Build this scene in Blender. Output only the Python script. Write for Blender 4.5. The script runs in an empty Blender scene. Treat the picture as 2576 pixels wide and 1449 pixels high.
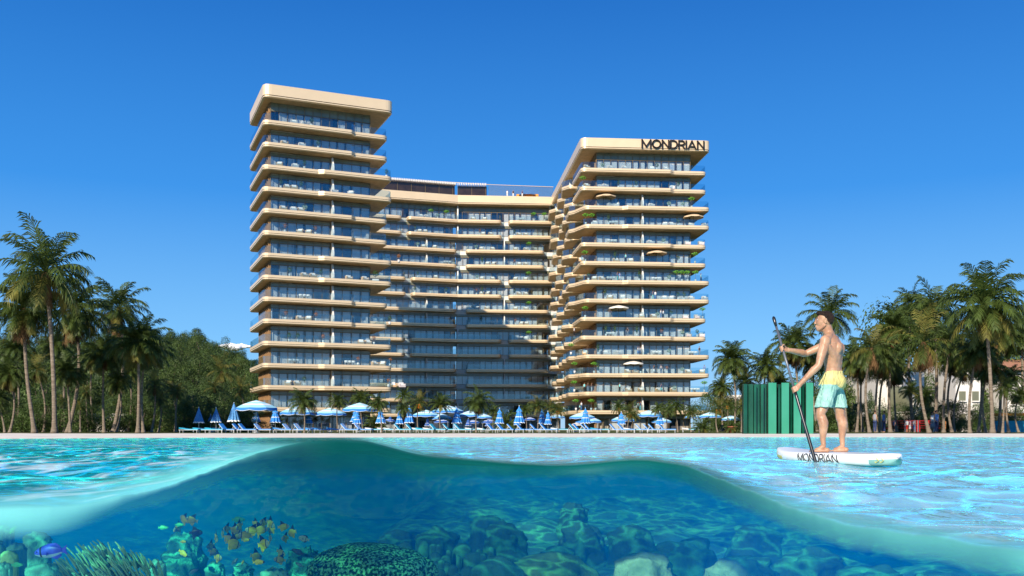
import bpy, bmesh, math, random
from mathutils import Vector, Matrix, noise as mnoise
R = math.radians; PI = math.pi; SC = bpy.context.scene; COL = SC.collection
# ---------------------------------------------------------------- camera, sky, sun, exposure
F = 2400.0; HZ = 1078.0; CAMZ = 0.41          # focal length and horizon in 2576-px-wide picture units
cam = bpy.data.cameras.new("camera"); camo = bpy.data.objects.new("camera", cam); COL.objects.link(camo)
cam.sensor_width = 36; cam.lens = 36 * F / 2576; cam.shift_y = (HZ - 724.5) / 2576
cam.clip_start = 0.05; cam.clip_end = 9000
camo.location = (0, 0, CAMZ); camo.rotation_euler = (PI / 2, 0, 0); SC.camera = camo
SUN_AZ, SUN_EL = R(25), R(28)
W = bpy.data.worlds.new("World"); SC.world = W; W.use_nodes = True
nt = W.node_tree; sky = nt.nodes.new('ShaderNodeTexSky'); sky.sky_type = 'NISHITA'; sky.sun_disc = False
sky.sun_elevation = SUN_EL; sky.sun_rotation = PI + SUN_AZ
sky.altitude = 0; sky.air_density = 1.0; sky.dust_density = 0.0; sky.ozone_density = 4.5
bg = nt.nodes['Background']; bg.inputs[1].default_value = 0.13
_tc = nt.nodes.new('ShaderNodeTexCoord'); _sx = nt.nodes.new('ShaderNodeSeparateXYZ'); nt.links.new(_tc.outputs['Generated'], _sx.inputs[0])
_cr = nt.nodes.new('ShaderNodeValToRGB'); nt.links.new(_sx.outputs[2], _cr.inputs[0])
_e = _cr.color_ramp.elements
for _i, (_p, _c) in enumerate([(0, (.28, .50, .72)), (.086, (.155, .43, .78)), (.234, (.030, .235, .66)), (.41, (.008, .128, .47)), (.6, (.008, .09, .34)), (1, (.006, .06, .27))]):
    if _i > 1: _e.new(_p)
    _e[_i].position = _p; _e[_i].color = tuple(x for x in _c) + (1,)
_mx = nt.nodes.new('ShaderNodeMix'); _mx.data_type = 'RGBA'; _mx.inputs[0].default_value = .94; _mx.clamp_result = False
_sc = nt.nodes.new('ShaderNodeVectorMath'); _sc.operation = 'SCALE'; _sc.inputs['Scale'].default_value = 1 / .13
nt.links.new(_cr.outputs[0], _sc.inputs[0]); nt.links.new(sky.outputs[0], _mx.inputs[6]); nt.links.new(_sc.outputs[0], _mx.inputs[7]); nt.links.new(_mx.outputs[2], bg.inputs[0])
sl = bpy.data.lights.new("sun", 'SUN'); sl.energy = 5.0; sl.angle = R(0.5); sl.color = (1, .90, .76)
so = bpy.data.objects.new("sun", sl); COL.objects.link(so)
SUNV = Vector((-math.sin(SUN_AZ) * math.cos(SUN_EL), -math.cos(SUN_AZ) * math.cos(SUN_EL), math.sin(SUN_EL)))
so.rotation_euler = SUNV.to_track_quat('Z', 'Y').to_euler()
SC.view_settings.view_transform = 'Standard'; SC.view_settings.look = 'None'
SC.view_settings.exposure = 0.34; SC.view_settings.gamma = 1.0
cy = SC.cycles
cy.max_bounces = 8; cy.diffuse_bounces = 2; cy.glossy_bounces = 3; cy.transmission_bounces = 3
cy.volume_bounces = 1; cy.transparent_max_bounces = 24
cy.use_denoising = True; cy.sample_clamp_indirect = 4; cy.caustics_reflective = False; cy.caustics_refractive = False

# ---------------------------------------------------------------- helpers
def px2(px, Y, py=None):
    """point at distance Y seen in the direction of picture coordinate px (py)"""
    X = (px - 1288) / F * Y
    return (X, Y) if py is None else (X, Y, CAMZ + (HZ - py) / F * Y)

def tag(o, label=None, cat=None, group=None, kind=None):
    if label: o['label'] = label
    if cat: o['category'] = cat
    if group: o['group'] = group
    if kind: o['kind'] = kind
    return o

def empty(name, loc=(0, 0, 0), rz=0, scale=1):
    o = bpy.data.objects.new(name, None); COL.objects.link(o)
    o.location = loc; o.rotation_euler = (0, 0, rz); o.scale = (scale,) * 3 if not isinstance(scale, tuple) else scale
    o.empty_display_size = .2
    return o

def copy_tree(o, parent=None):
    c = o.copy(); COL.objects.link(c); c.parent = parent
    for ch in list(o.children): copy_tree(ch, c)
    return c

class MB:
    """mesh collector"""
    def __init__(s): s.v = []; s.f = []; s.m = []
    def add(s, vs, fs, mi=0):
        b = len(s.v); s.v += [tuple(p) for p in vs]; s.f += [tuple(i + b for i in f) for f in fs]; s.m += [mi] * len(fs); return s
    def box(s, c, d, rz=0, mi=0, M=None):
        x, y, z = d[0] / 2, d[1] / 2, d[2] / 2; co, si = math.cos(rz), math.sin(rz)
        vs = []
        for sz in (-z, z):
            for (a, b) in ((-x, -y), (x, -y), (x, y), (-x, y)):
                p = Vector((a * co - b * si + c[0], a * si + b * co + c[1], sz + c[2]))
                vs.append(M @ p if M else p)
        return s.add(vs, [(3, 2, 1, 0), (4, 5, 6, 7), (0, 1, 5, 4), (1, 2, 6, 5), (2, 3, 7, 6), (3, 0, 4, 7)], mi)
    def tube(s, pts, rad, n=8, mi=0, cap=True):
        pts = [Vector(p) for p in pts]
        if not hasattr(rad, '__len__'): rad = [rad] * len(pts)
        vs = []; fs = []; ref = None
        for i, p in enumerate(pts):
            d = (pts[min(i + 1, len(pts) - 1)] - pts[max(i - 1, 0)])
            d = d.normalized() if d.length > 1e-9 else Vector((0, 0, 1))
            if ref is None: ref = Vector((1, 0, 0)) if abs(d.x) < .9 else Vector((0, 1, 0))
            a = (ref - d * ref.dot(d)); a = a.normalized() if a.length > 1e-6 else d.orthogonal().normalized(); b = d.cross(a); ref = a
            for k in range(n):
                t = 2 * PI * k / n; vs.append(p + (a * math.cos(t) + b * math.sin(t)) * rad[i])
        for i in range(len(pts) - 1):
            for k in range(n):
                k2 = (k + 1) % n; fs.append((i * n + k, i * n + k2, (i + 1) * n + k2, (i + 1) * n + k))
        if cap: fs.append(tuple(range(n - 1, -1, -1))); fs.append(tuple((len(pts) - 1) * n + k for k in range(n)))
        return s.add(vs, fs, mi)
    def lathe(s, prof, n=16, c=(0, 0, 0), mi=0, wob=None):
        vs = []; fs = []
        for (r, z) in prof:
            for k in range(n):
                t = 2 * PI * k / n; rr = r * (wob(t, z) if wob else 1)
                vs.append((c[0] + rr * math.cos(t), c[1] + rr * math.sin(t), c[2] + z))
        for i in range(len(prof) - 1):
            for k in range(n):
                k2 = (k + 1) % n; fs.append((i * n + k, i * n + k2, (i + 1) * n + k2, (i + 1) * n + k))
        return s.add(vs, fs, mi)
    def ico(s, c, r, sub=2, nz=0.0, fr=2.0, seed=0, sc=(1, 1, 1), mi=0):
        vs, fs = ICO[sub]
        out = []
        for p in vs:
            q = Vector((p.x * sc[0], p.y * sc[1], p.z * sc[2])) * r
            if nz:
                k = 1 + nz * mnoise.fractal(p * fr + Vector((seed * 7.3, seed * 3.1, seed)), 1.0, 2.0, 3)
                q *= k
            out.append((q.x + c[0], q.y + c[1], q.z + c[2]))
        return s.add(out, fs, mi)
    def build(s, name, mats, parent=None, smooth=False, loc=None):
        me = bpy.data.meshes.new(name); me.from_pydata(s.v, [], s.f)
        for m in (mats if isinstance(mats, (list, tuple)) else [mats]): me.materials.append(m)
        if any(s.m): me.polygons.foreach_set('material_index', s.m)
        if smooth: me.polygons.foreach_set('use_smooth', [True] * len(s.f))
        me.update()
        o = bpy.data.objects.new(name, me); COL.objects.link(o)
        if parent: o.parent = parent
        if loc: o.location = loc
        return o

ICO = {}
for _s in (1, 2, 3, 4):
    _b = bmesh.new(); bmesh.ops.create_icosphere(_b, subdivisions=_s, radius=1)
    ICO[_s] = ([v.co.copy() for v in _b.verts], [tuple(v.index for v in f.verts) for f in _b.faces]); _b.free()

# ---- materials
def rgb(r, g, b):
    f = lambda c: (c / 255 / 12.92) if c <= 10 else ((c / 255 + .055) / 1.055) ** 2.4
    return (f(r), f(g), f(b), 1)
def mix4(a, b, t): return tuple(a[i] * (1 - t) + b[i] * t for i in range(3)) + (1,)
def mat(name, col, rough=.6, metal=0, var=.12, scale=3, bump=0, bscale=20, spec=.4, col2=None, sub=0, coord='Object', detail=4, stretch=None, trans=0, thr=None):
    m = bpy.data.materials.new(name); m.use_nodes = True; n = m.node_tree.nodes; L = m.node_tree.links
    p = n['Principled BSDF']; p.inputs['Roughness'].default_value = rough; p.inputs['Metallic'].default_value = metal
    p.inputs['Specular IOR Level'].default_value = spec
    tc = n.new('ShaderNodeTexCoord'); src = tc.outputs[coord]
    if stretch:
        mp = n.new('ShaderNodeMapping'); mp.inputs['Scale'].default_value = stretch; L.new(src, mp.inputs[0]); src = mp.outputs[0]
    nz = n.new('ShaderNodeTexNoise'); nz.inputs['Scale'].default_value = scale; nz.inputs['Detail'].default_value = detail
    L.new(src, nz.inputs[0])
    cr = n.new('ShaderNodeValToRGB'); e = cr.color_ramp.elements
    a, b = thr if thr else (.3, .7)
    e[0].position = a; e[1].position = b
    c = tuple(col[:3])
    if col2: e[0].color = tuple(col2[:3]) + (1,); e[1].color = c + (1,)
    else:
        e[0].color = tuple(x * (1 - var) for x in c) + (1,); e[1].color = tuple(min(1, x * (1 + var)) for x in c) + (1,)
    L.new(nz.outputs[0], cr.inputs[0]); L.new(cr.outputs[0], p.inputs['Base Color'])
    if bump:
        n2 = n.new('ShaderNodeTexNoise'); n2.inputs['Scale'].default_value = bscale; n2.inputs['Detail'].default_value = 4; L.new(src, n2.inputs[0])
        bp = n.new('ShaderNodeBump'); bp.inputs['Strength'].default_value = bump; bp.inputs['Distance'].default_value = .05
        L.new(n2.outputs[0], bp.inputs['Height']); L.new(bp.outputs[0], p.inputs['Normal'])
    if trans:   # leaves: some light passes through
        t = n.new('ShaderNodeBsdfTranslucent'); L.new(cr.outputs[0], t.inputs[0]); mx = n.new('ShaderNodeMixShader'); mx.inputs[0].default_value = trans
        L.new(p.outputs[0], mx.inputs[1]); L.new(t.outputs[0], mx.inputs[2]); L.new(mx.outputs[0], n['Material Output'].inputs[0])
    return m
def glassmat(name, tint, gl=(.8, .9, 1, 1), rough=.02, base=.06, k=.6):
    """clear pane: tinted transparency with a mirror coat growing at grazing angles"""
    m = bpy.data.materials.new(name); m.use_nodes = True; n = m.node_tree.nodes; L = m.node_tree.links
    n.remove(n['Principled BSDF']); t = n.new('ShaderNodeBsdfTransparent'); t.inputs[0].default_value = tint
    g = n.new('ShaderNodeBsdfGlossy'); g.inputs[0].default_value = gl; g.inputs['Roughness'].default_value = rough
    lw = n.new('ShaderNodeLayerWeight'); lw.inputs[0].default_value = .35
    ma = n.new('ShaderNodeMath'); ma.operation = 'MULTIPLY_ADD'; ma.inputs[1].default_value = k; ma.inputs[2].default_value = base
    L.new(lw.outputs['Fresnel'], ma.inputs[0]); mx = n.new('ShaderNodeMixShader')
    L.new(ma.outputs[0], mx.inputs[0]); L.new(t.outputs[0], mx.inputs[1]); L.new(g.outputs[0], mx.inputs[2])
    L.new(mx.outputs[0], n['Material Output'].inputs[0]); return m
RNG = random.Random(7)
# ================================================================ WATER (one closed body: wavy top, rounded lip, clear cut face), SEABED
EDGE = [  # px, py of the water line, height of the swell there, band thickness (px)
 (-700,1300,0,60),(0,1275,.016,70),(200,1268,.014,66),(330,1245,.041,60),(450,1212,.086,56),(550,1172,.159,58),(650,1137,.238,66),(750,1114,.296,78),
 (860,1106,.317,84),(950,1117,.277,76),(1050,1144,.179,60),(1150,1157,.127,46),(1288,1167,.084,36),(1400,1171,.061,30),(1500,1165,.084,32),
 (1590,1156,.124,36),(1700,1166,.102,42),(1800,1196,.046,48),(1900,1238,.01,50),(2000,1272,0,50),(2100,1298,0,52),(2200,1320,0,54),
 (2400,1352,0,58),(2576,1385,0,66),(3300,1430,0,66)]
def interp(tab, x, k):
    if x <= tab[0][0]: return tab[0][k]
    for i in range(len(tab) - 1):
        a, b = tab[i], tab[i + 1]
        if x <= b[0]:
            h = b[0] - a[0]; t = (x - a[0]) / h; p = tab[max(i - 1, 0)]; n = tab[min(i + 2, len(tab) - 1)]
            m0 = (b[k] - p[k]) / (b[0] - p[0]); m1 = (n[k] - a[k]) / (n[0] - a[0])
            return (2 * t**3 - 3 * t * t + 1) * a[k] + (t**3 - 2 * t * t + t) * h * m0 + (-2 * t**3 + 3 * t * t) * b[k] + (t**3 - t * t) * h * m1
    return tab[-1][k]
def eline(px):
    # blurred so that no control point shows as a corner
    px = min(max(px, -690), 3290); v = [[interp(EDGE, px + d, k) for k in (1, 2, 3)] for d in (-60, -30, 0, 30, 60)]
    return [sum(w * q[k] for w, q in zip((.1, .22, .36, .22, .1), v)) for k in range(3)]
_rw = random.Random(3)
WAVES = []
for i in range(34):
    lam = 0.35 * (1.17 ** i) if i < 20 else _rw.uniform(.5, 4)
    lam = min(lam, 7)
    th = _rw.gauss(PI / 2 + .25, .55)
    WAVES.append((2 * PI / lam * math.cos(th), 2 * PI / lam * math.sin(th), _rw.uniform(0, 6.28), .0052 * lam ** .75, lam))
def wave(x, y, lam_min):
    h = 0
    for kx, ky, ph, am, lam in WAVES:
        if lam < lam_min: continue
        s = math.sin(kx * x + ky * y + ph)
        h += am * (1 - 2 * abs(s) ** .8 if lam < 2 else s) * min(1, (lam / lam_min - 1) * 1.5)
    return h
SHORE = 44.0
def water_h(x, y, r, re, ze, dth=.0012):
    h = wave(x, y, max(.25, r * r * .0065)) * .8
    h *= 1 / (1 + (r / 26) ** 3)
    k = math.exp(-((r - re) / (2.2 + 6 * ze)) ** 2)
    return h * (1 - .7 * k) + ze * k
def smooth(a, b, x):
    t = max(0, min(1, (x - a) / (b - a))); return t * t * (3 - 2 * t)
def build_water():
    V = []; Fc = []; zone = []; foam_glow = []; near = []; hue = []
    cols = []
    px = -2600.
    while px < 5200:
        cols.append(px); px += 5.0 if -40 < px < 2610 else 60
    NR = 260; NL = 12
    def vert(x, y, z, zo, fo, nr=1.0):
        V.append((x, y, z)); zone.append(zo); foam_glow.append(fo); near.append(nr); pxx = 1288 + x / max(y, .5) * F; hue.append(smooth(1350, 700, pxx + 12 * math.sin(y * 1.7))); return len(V) - 1
    top = []; lip = []
    for px in cols:
        pc = min(max(px, -700), 3300)
        py, ze, th = eline(pc)
        Ye = (CAMZ - ze) * F / (py - HZ)
        dx = (px - 1288) / F; sc = math.sqrt(1 + dx * dx); re = Ye * sc
        ux, uy = dx / sc, 1 / sc
        Yb = 62.0
        row = []
        lh = th / F * Ye * (1.25 - .45 * smooth(100, 300, px) * smooth(760, 560, px)); rho = lh * .62
        for j in range(NR):
            t = j / (NR - 1); Y = Ye * (Yb / Ye) ** t
            x, y = dx * Y, Y; r = Y * sc
            z = water_h(x, y, Y, Ye, ze)
            # foam amounts: swirls on the near left, pale churned water along the near right
            sx = (px); sy = HZ + (CAMZ - z) * F / Y
            fo = 0.0
            d = (sy - py)
            fl = smooth(1000, 500, px) * smooth(1108, 1125, sy)
            fr = smooth(1750, 2050, px) * smooth(-100, -30, d) * .5
            fm = smooth(120, 0, abs(px - 1000)) * smooth(-30, -5, d)
            fo = max(fl, fr, fm * .5)
            row.append(vert(x, y, z, 0.0, fo, smooth(-34 + 16 * smooth(700, 950, px) * smooth(2000, 1700, px) - 40 * smooth(900, 500, px) * smooth(-200, 300, px), 2, d)))
        top.append(row)
        lrow = []
        z0 = V[row[0]][2]
        for j in range(1, NL + 1):
            a = min(1, j / 6) * PI / 2
            off = rho * math.sin(a); dz = rho * (1 - math.cos(a)) + max(0, j - 6) / 6 * (lh - rho)
            lrow.append(vert(ux * (re - off), uy * (re - off), z0 - dz, j / NL, smooth(860, 350, px) * .8 + smooth(1650, 2100, px) * .40))  # last value paints a lit glow on the lip, no froth
        lrow.append(vert(ux * (re - rho), uy * (re - rho), -9, 1.0, 0))
        lip.append(lrow)
    n = len(cols)
    for i in range(n - 1):
        for j in range(NR - 1): Fc.append((top[i][j], top[i + 1][j], top[i + 1][j + 1], top[i][j + 1]))
        A = [top[i][0]] + lip[i]; B = [top[i + 1][0]] + lip[i + 1]
        for j in range(len(A) - 1): Fc.append((A[j], A[j + 1], B[j + 1], B[j]))
    # back, bottom, sides
    bb = [vert(V[top[i][-1]][0], V[top[i][-1]][1], -9, 1.0, 0) for i in range(n)]
    for i in range(n - 1):
        Fc.append((top[i][-1], top[i + 1][-1], bb[i + 1], bb[i]))
        Fc.append((lip[i][-1], bb[i], bb[i + 1], lip[i + 1][-1]))
    for i, fl in ((0, False), (n - 1, True)):
        poly = top[i][::-1] + lip[i] + [bb[i]]
        Fc.append(tuple(poly[::-1] if fl else poly))
    me = bpy.data.meshes.new("water"); me.from_pydata(V, [], Fc)
    for nm, data in (("zone", zone), ("foam_glow", foam_glow), ("near", near), ("hue", hue)):
        a = me.attributes.new(nm, 'FLOAT', 'POINT'); a.data.foreach_set('value', data)
    me.polygons.foreach_set('use_smooth', [True] * len(Fc)); me.update()
    o = bpy.data.objects.new("water", me); COL.objects.link(o); tag(o, kind='structure')
    # -- material
    m = bpy.data.materials.new("water"); m.use_nodes = True; N = m.node_tree.nodes; L = m.node_tree.links
    N.remove(N['Principled BSDF']); out = N['Material Output']
    def nd(t, **k):
        x = N.new(t)
        for a, b in k.items(): setattr(x, a, b)
        return x
    def math_(op, a, b=None, c=None):
        x = nd('ShaderNodeMath', operation=op); x.use_clamp = op in ('MULTIPLY_ADD',) and False
        for i, q in enumerate((a, b, c)):
            if q is None: continue
            if isinstance(q, (int, float)): x.inputs[i].default_value = q
            else: L.new(q, x.inputs[i])
        return x.outputs[0]
    def noise(sc, det=4, stretch=(1, 1, 1), dist=0, rough=.5):
        mp = nd('ShaderNodeMapping'); mp.inputs['Scale'].default_value = stretch; L.new(tc.outputs['Object'], mp.inputs[0])
        x = nd('ShaderNodeTexNoise'); x.inputs['Scale'].default_value = sc; x.inputs['Detail'].default_value = det
        x.inputs['Distortion'].default_value = dist; x.inputs['Roughness'].default_value = rough; L.new(mp.outputs[0], x.inputs[0]); return x.outputs[0]
    def ramp(f, a, b, ca=(0, 0, 0, 1), cb=(1, 1, 1, 1)):
        x = nd('ShaderNodeValToRGB'); e = x.color_ramp.elements; e[0].position = a; e[1].position = b; e[0].color = ca; e[1].color = cb
        L.new(f, x.inputs[0]); return x.outputs[0]
    def mixs(f, a, b):
        x = nd('ShaderNodeMixShader')
        if isinstance(f, (int, float)): x.inputs[0].default_value = f
        else: L.new(f, x.inputs[0])
        L.new(a, x.inputs[1]); L.new(b, x.inputs[2]); return x.outputs[0]
    tc = nd('ShaderNodeTexCoord')
    az = nd('ShaderNodeAttribute', attribute_name='zone'); af = nd('ShaderNodeAttribute', attribute_name='foam_glow')
    n1 = noise(2.6, 5, (1, .6, 1)); n2 = noise(11, 3, (1, .5, 1))
    hgt = math_('ADD', math_('MULTIPLY', n1, .07), math_('MULTIPLY', n2, .022))
    bp = nd('ShaderNodeBump'); bp.inputs['Strength'].default_value = 1.0; bp.inputs['Distance'].default_value = 1.0; L.new(hgt, bp.inputs['Height'])
    fres = nd('ShaderNodeFresnel'); fres.inputs[0].default_value = 1.33; L.new(bp.outputs[0], fres.inputs[1])
    gl = nd('ShaderNodeBsdfGlossy'); gl.inputs[0].default_value = (1, 1, 1, 1); gl.inputs['Roughness'].default_value = .06; L.new(bp.outputs[0], gl.inputs['Normal'])
    # caustic light painted into the transparency: Voronoi lines brighter than the cells between
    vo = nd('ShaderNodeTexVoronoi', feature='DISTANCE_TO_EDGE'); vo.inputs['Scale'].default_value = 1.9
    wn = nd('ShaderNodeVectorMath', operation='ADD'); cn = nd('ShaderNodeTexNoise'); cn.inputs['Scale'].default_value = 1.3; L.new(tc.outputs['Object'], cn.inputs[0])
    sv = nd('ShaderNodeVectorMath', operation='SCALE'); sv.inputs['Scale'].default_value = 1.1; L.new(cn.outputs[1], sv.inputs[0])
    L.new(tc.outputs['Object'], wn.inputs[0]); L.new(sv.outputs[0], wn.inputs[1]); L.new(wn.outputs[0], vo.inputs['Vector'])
    tcol = ramp(vo.outputs['Distance'], .0, .13, (2.6, 9.6, 8.4, 1), (1.0, 2.0, 1.9, 1))  # gains above full transmission brighten everything below the surface
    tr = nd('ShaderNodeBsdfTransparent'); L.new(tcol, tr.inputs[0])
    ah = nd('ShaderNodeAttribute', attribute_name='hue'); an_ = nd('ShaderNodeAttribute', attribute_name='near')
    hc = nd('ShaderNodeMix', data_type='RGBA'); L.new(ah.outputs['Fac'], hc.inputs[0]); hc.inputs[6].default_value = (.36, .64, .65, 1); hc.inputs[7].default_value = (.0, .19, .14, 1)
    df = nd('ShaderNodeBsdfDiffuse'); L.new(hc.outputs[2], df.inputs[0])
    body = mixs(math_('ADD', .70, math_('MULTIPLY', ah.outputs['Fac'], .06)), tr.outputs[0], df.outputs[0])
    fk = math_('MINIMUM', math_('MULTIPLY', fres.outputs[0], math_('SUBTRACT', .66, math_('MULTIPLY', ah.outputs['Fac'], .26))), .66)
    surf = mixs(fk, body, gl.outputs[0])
    # foam and froth
    fn = noise(1.5, 3, (1.0, .42, 1), 2.2, .45)
    fn2 = noise(7, 4, (1, 1, 1), 0, .6)
    fm = ramp(math_('ADD', fn, math_('MULTIPLY', fn2, .12)), .58, .80)
    ff = math_('MULTIPLY', fm, af.outputs['Fac'])
    fo = nd('ShaderNodeBsdfDiffuse'); fo.inputs[0].default_value = (.80, .93, .95, 1)
    surf = mixs(math_('MULTIPLY', ff, .80), surf, fo.outputs[0])
    # lip of the swell: thick green water thinning downwards, pale glow painted in
    lc = nd('ShaderNodeMix', data_type='RGBA'); L.new(af.outputs['Fac'], lc.inputs[0]); lc.inputs[6].default_value = (.0, .095, .075, 1); lc.inputs[7].default_value = (.25, .85, .80, 1)
    ld = nd('ShaderNodeBsdfDiffuse'); L.new(lc.outputs[2], ld.inputs[0])
    lg = nd('ShaderNodeBsdfGlossy'); lg.inputs['Roughness'].default_value = .6; lg.inputs[0].default_value = (.5, .9, .9, 1)
    l1 = mixs(.03, ld.outputs[0], lg.outputs[0])
    clear = nd('ShaderNodeBsdfTransparent')
    surf = mixs(math_('MULTIPLY', an_.outputs['Fac'], .70), surf, l1)  # paints the lip's pale glow onto the surface beside it
    ln = noise(1.6, 3, (1, 1, 3), .6)
    lf = math_('ADD', math_('POWER', az.outputs['Fac'], 1.3), math_('MULTIPLY', math_('SUBTRACT', ln, .5), math_('MULTIPLY', az.outputs['Fac'], .35)))
    lipS = mixs(ramp(lf, .04, .86), l1, clear.outputs[0])
    final = mixs(ramp(az.outputs['Fac'], .0, .16), surf, lipS)
    L.new(final, out.inputs[0])
    # the water itself
    sca = nd('ShaderNodeVolumeScatter'); sca.inputs['Color'].default_value = (.0, .21, 1.0, 1); sca.inputs['Density'].default_value = .15; sca.inputs['Anisotropy'].default_value = .0
    ab = nd('ShaderNodeVolumeAbsorption'); ab.inputs['Color'].default_value = (.0, .52, .95, 1); ab.inputs['Density'].default_value = .095
    ads = nd('ShaderNodeAddShader'); L.new(sca.outputs[0], ads.inputs[0]); L.new(ab.outputs[0], ads.inputs[1]); L.new(ads.outputs[0], out.inputs['Volume'])
    me.materials.append(m)
    return o
build_water()

# ---- ground: one sheet to the horizon (beach inside it as a proud sheet), seabed
def shore_y(x): return 43.5 + .05 * x + 1.2 * math.sin(x * .09 + 1) - 5.0 * smooth(-14, -24, x)
sandm = mat("sand", (.84, .76, .63), .9, var=.10, scale=.8, bump=.3, bscale=6, spec=.1)
seam = mat("seabed_reef", (.42, .92, .66), .9, scale=1.7, bump=1, bscale=5, spec=.1, col2=(.03, .15, .13), detail=8)
gm = mat("ground_soil", (.13, .12, .05), .95, var=.35, scale=.25, bump=.4, bscale=3, spec=.05, col2=(.05, .085, .02))
def seabed_z(x, y):
    base = -1.62 + .30 * mnoise.noise(Vector((x * .3, y * .3, 0))) + .26 * mnoise.noise(Vector((x * .9, y * .9, 5))) + .16 * abs(mnoise.noise(Vector((x * 2.4, y * 2.4, 5)))) - .12 * max(0, y - 18) / 8 - 1.3 * smooth(-2.0, -4.2, x)
    s = shore_y(x)
    t = smooth(s - 9, s + .1, y)
    return base * (1 - t) + (-.02) * t
def beach_z(x, y):
    d = y - shore_y(x)
    if d < 0: return max(seabed_z(x, y), -3)
    return .0 + min(d, 6) / 6 * .10 + .03 * mnoise.noise(Vector((x * .4, y * .4, 2))) * smooth(0, 3, d)
def grid(name, xs, ys, zf, m, kind='structure', sm=True):
    b = MB(); V = [(x, y, zf(x, y)) for y in ys for x in xs]; nx = len(xs)
    b.add(V, [(j * nx + i, j * nx + i + 1, (j + 1) * nx + i + 1, (j + 1) * nx + i) for j in range(len(ys) - 1) for i in range(nx - 1)])
    o = b.build(name, m, None, sm); tag(o, kind=kind); return o
def rng(a, b, st):
    n = max(1, int((b - a) / st + .5)); return [a + (b - a) * i / n for i in range(n + 1)]
grid("seabed", [-75, -50] + rng(-16, 18, .16) + [50, 75], [-30, -5] + rng(2, 30, .18) + rng(31, 52, 1) + [63], lambda x, y: min(seabed_z(x, y), -.03) - (0.25 if y > shore_y(x) + 2 else 0), seam)
grid("beach", [-75, -60] + rng(-45, 55, .5) + [75], rng(36.0, 60, .3) , beach_z, sandm)
GZ = .085
grid("ground", [-4000, -1000, -300] + rng(-120, 120, 6) + [300, 1000, 4000], [59.5] + rng(62, 160, 6) + [300, 900, 5000], lambda x, y: GZ, gm)
_b = MB()   # the lagoon's side banks outside the picture
for sx in (-1, 1): _b.add([(sx * 70, -60, .1), (sx * 4000, -60, .1), (sx * 4000, 60, .1), (sx * 70, 60, .1)], [(0, 1, 2, 3) if sx > 0 else (3, 2, 1, 0)])
tag(_b.build("land", gm), kind='structure')
# ================================================================ REEF: rocks, corals, anemone, fish
def at(px, py, Y): return Vector(px2(px, Y, py))
rockA = mat("reef_rock", (.20, .56, .42), .9, scale=3.2, bump=1, bscale=7, spec=.1, col2=(.04, .16, .13), detail=8)
rockB = mat("reef_rock_olive", (.50, .82, .36), .9, scale=2.5, bump=.9, bscale=8, spec=.1, col2=(.06, .17, .09), detail=8)
rockC = mat("reef_rock_dark", (.20, .52, .42), .9, scale=3, bump=1, bscale=9, spec=.1, col2=(.06, .20, .18), detail=8)
coralM = mat("coral_polyps", (.34, .92, .50), .8, scale=34, bump=1, bscale=60, spec=.1, col2=(.015, .10, .06), detail=2, thr=(.44, .60))
coralT = mat("coral_crust", (.15, .80, .62), .85, scale=7, bump=1, bscale=22, spec=.1, col2=(.03, .20, .20), detail=6)
def rock(px, py, hw, Y, m, label, name='boulder', cat='rock', group=None, flat=.8, seed=0, ny=.8, sub=4, nz=.32, fr=1.6, rot=0, depth=0):
    """rock whose top is seen at (px, py); hw = half width in picture units"""
    r = hw / F * Y; top = at(px, py, Y)
    b = MB(); h = r * flat
    b.ico((0, 0, 0), 1, sub, nz, fr, seed, (1, 1, 1))
    zt = max(p[2] for p in b.v); wx = max(abs(p[0]) for p in b.v)
    H = h + depth
    zn = -min(p[2] for p in b.v); dp = max(h, top.z + 2.0 - h + (.9 if top.x < -2.5 else 0))
    fl_ = lambda z: 1 if z > 0 else 1 + .9 * (z / zn) ** 2 / max(.05, math.sqrt(max(.05, 1 - (z / zn) ** 2)))
    fl_ = (lambda z: 1 if z > 0 else min(2.2, 1 / max(.35, math.sqrt(max(0, 1 - (z / zn * .93) ** 2))) * (1 - .55 * z / zn * 1)))
    b.v = [(x / wx * r * fl_(z), y * r * ny * fl_(z), (z - zt) / zt * h if z > 0 else -h + z / zn * dp) for x, y, z in b.v]
    o = b.build(name, m, None, True, (top.x, top.y, top.z)); o.rotation_euler = (0, 0, rot)
    return tag(o, label, cat, group)
G1 = 'boulders on the seabed'; G2 = 'coral heads of the reef'
rock(1252, 1398, 70, 11.0, rockA, "smooth teal boulder rising at the bottom edge, left of the long green slab rock", seed=1, flat=.75, nz=.16, group=G1)
rock(1380, 1388, 125, 11.8, rockB, "long olive green slab rock across the bottom centre, widest of the boulders", seed=2, flat=.42, nz=.2, group=G1)
rock(1403, 1372, 46, 13.0, rockA, "pale teal rock resting just behind the long green slab rock", seed=3, flat=.5, nz=.2, group=G1)
rock(1272, 1306, 60, 12.5, rockA, "tall craggy teal rock standing above the long green slab", seed=4, flat=1.0, nz=.42, fr=1.9, group=G1)
rock(1222, 1297, 40, 14.5, rockC, "dim pointed rock behind the tall craggy teal rock", seed=5, flat=.9, nz=.4, group=G1)
rock(1095, 1322, 62, 13.5, rockA, "broad hump of weathered rock behind the cluster of round cobbles", seed=6, flat=.7, nz=.36, group=G1)
rock(1000, 1330, 50, 14.5, rockC, "low dim rock left of the broad weathered hump, above the dotted coral", seed=26, flat=.6, nz=.4, group=G1)
rock(1440, 1262, 42, 15.5, rockC, "far dark blue rock whose top rises highest in the deep water", seed=7, flat=.6, nz=.4, group=G1)
rock(1462, 1308, 58, 14.5, rockC, "dark rock below the highest far rock", seed=8, flat=.8, nz=.4, group=G1)
rock(1620, 1386, 78, 10.8, rockA, "mottled teal boulder at the bottom, right of the long green slab rock", seed=9, flat=.6, nz=.25, group=G1)
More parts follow.
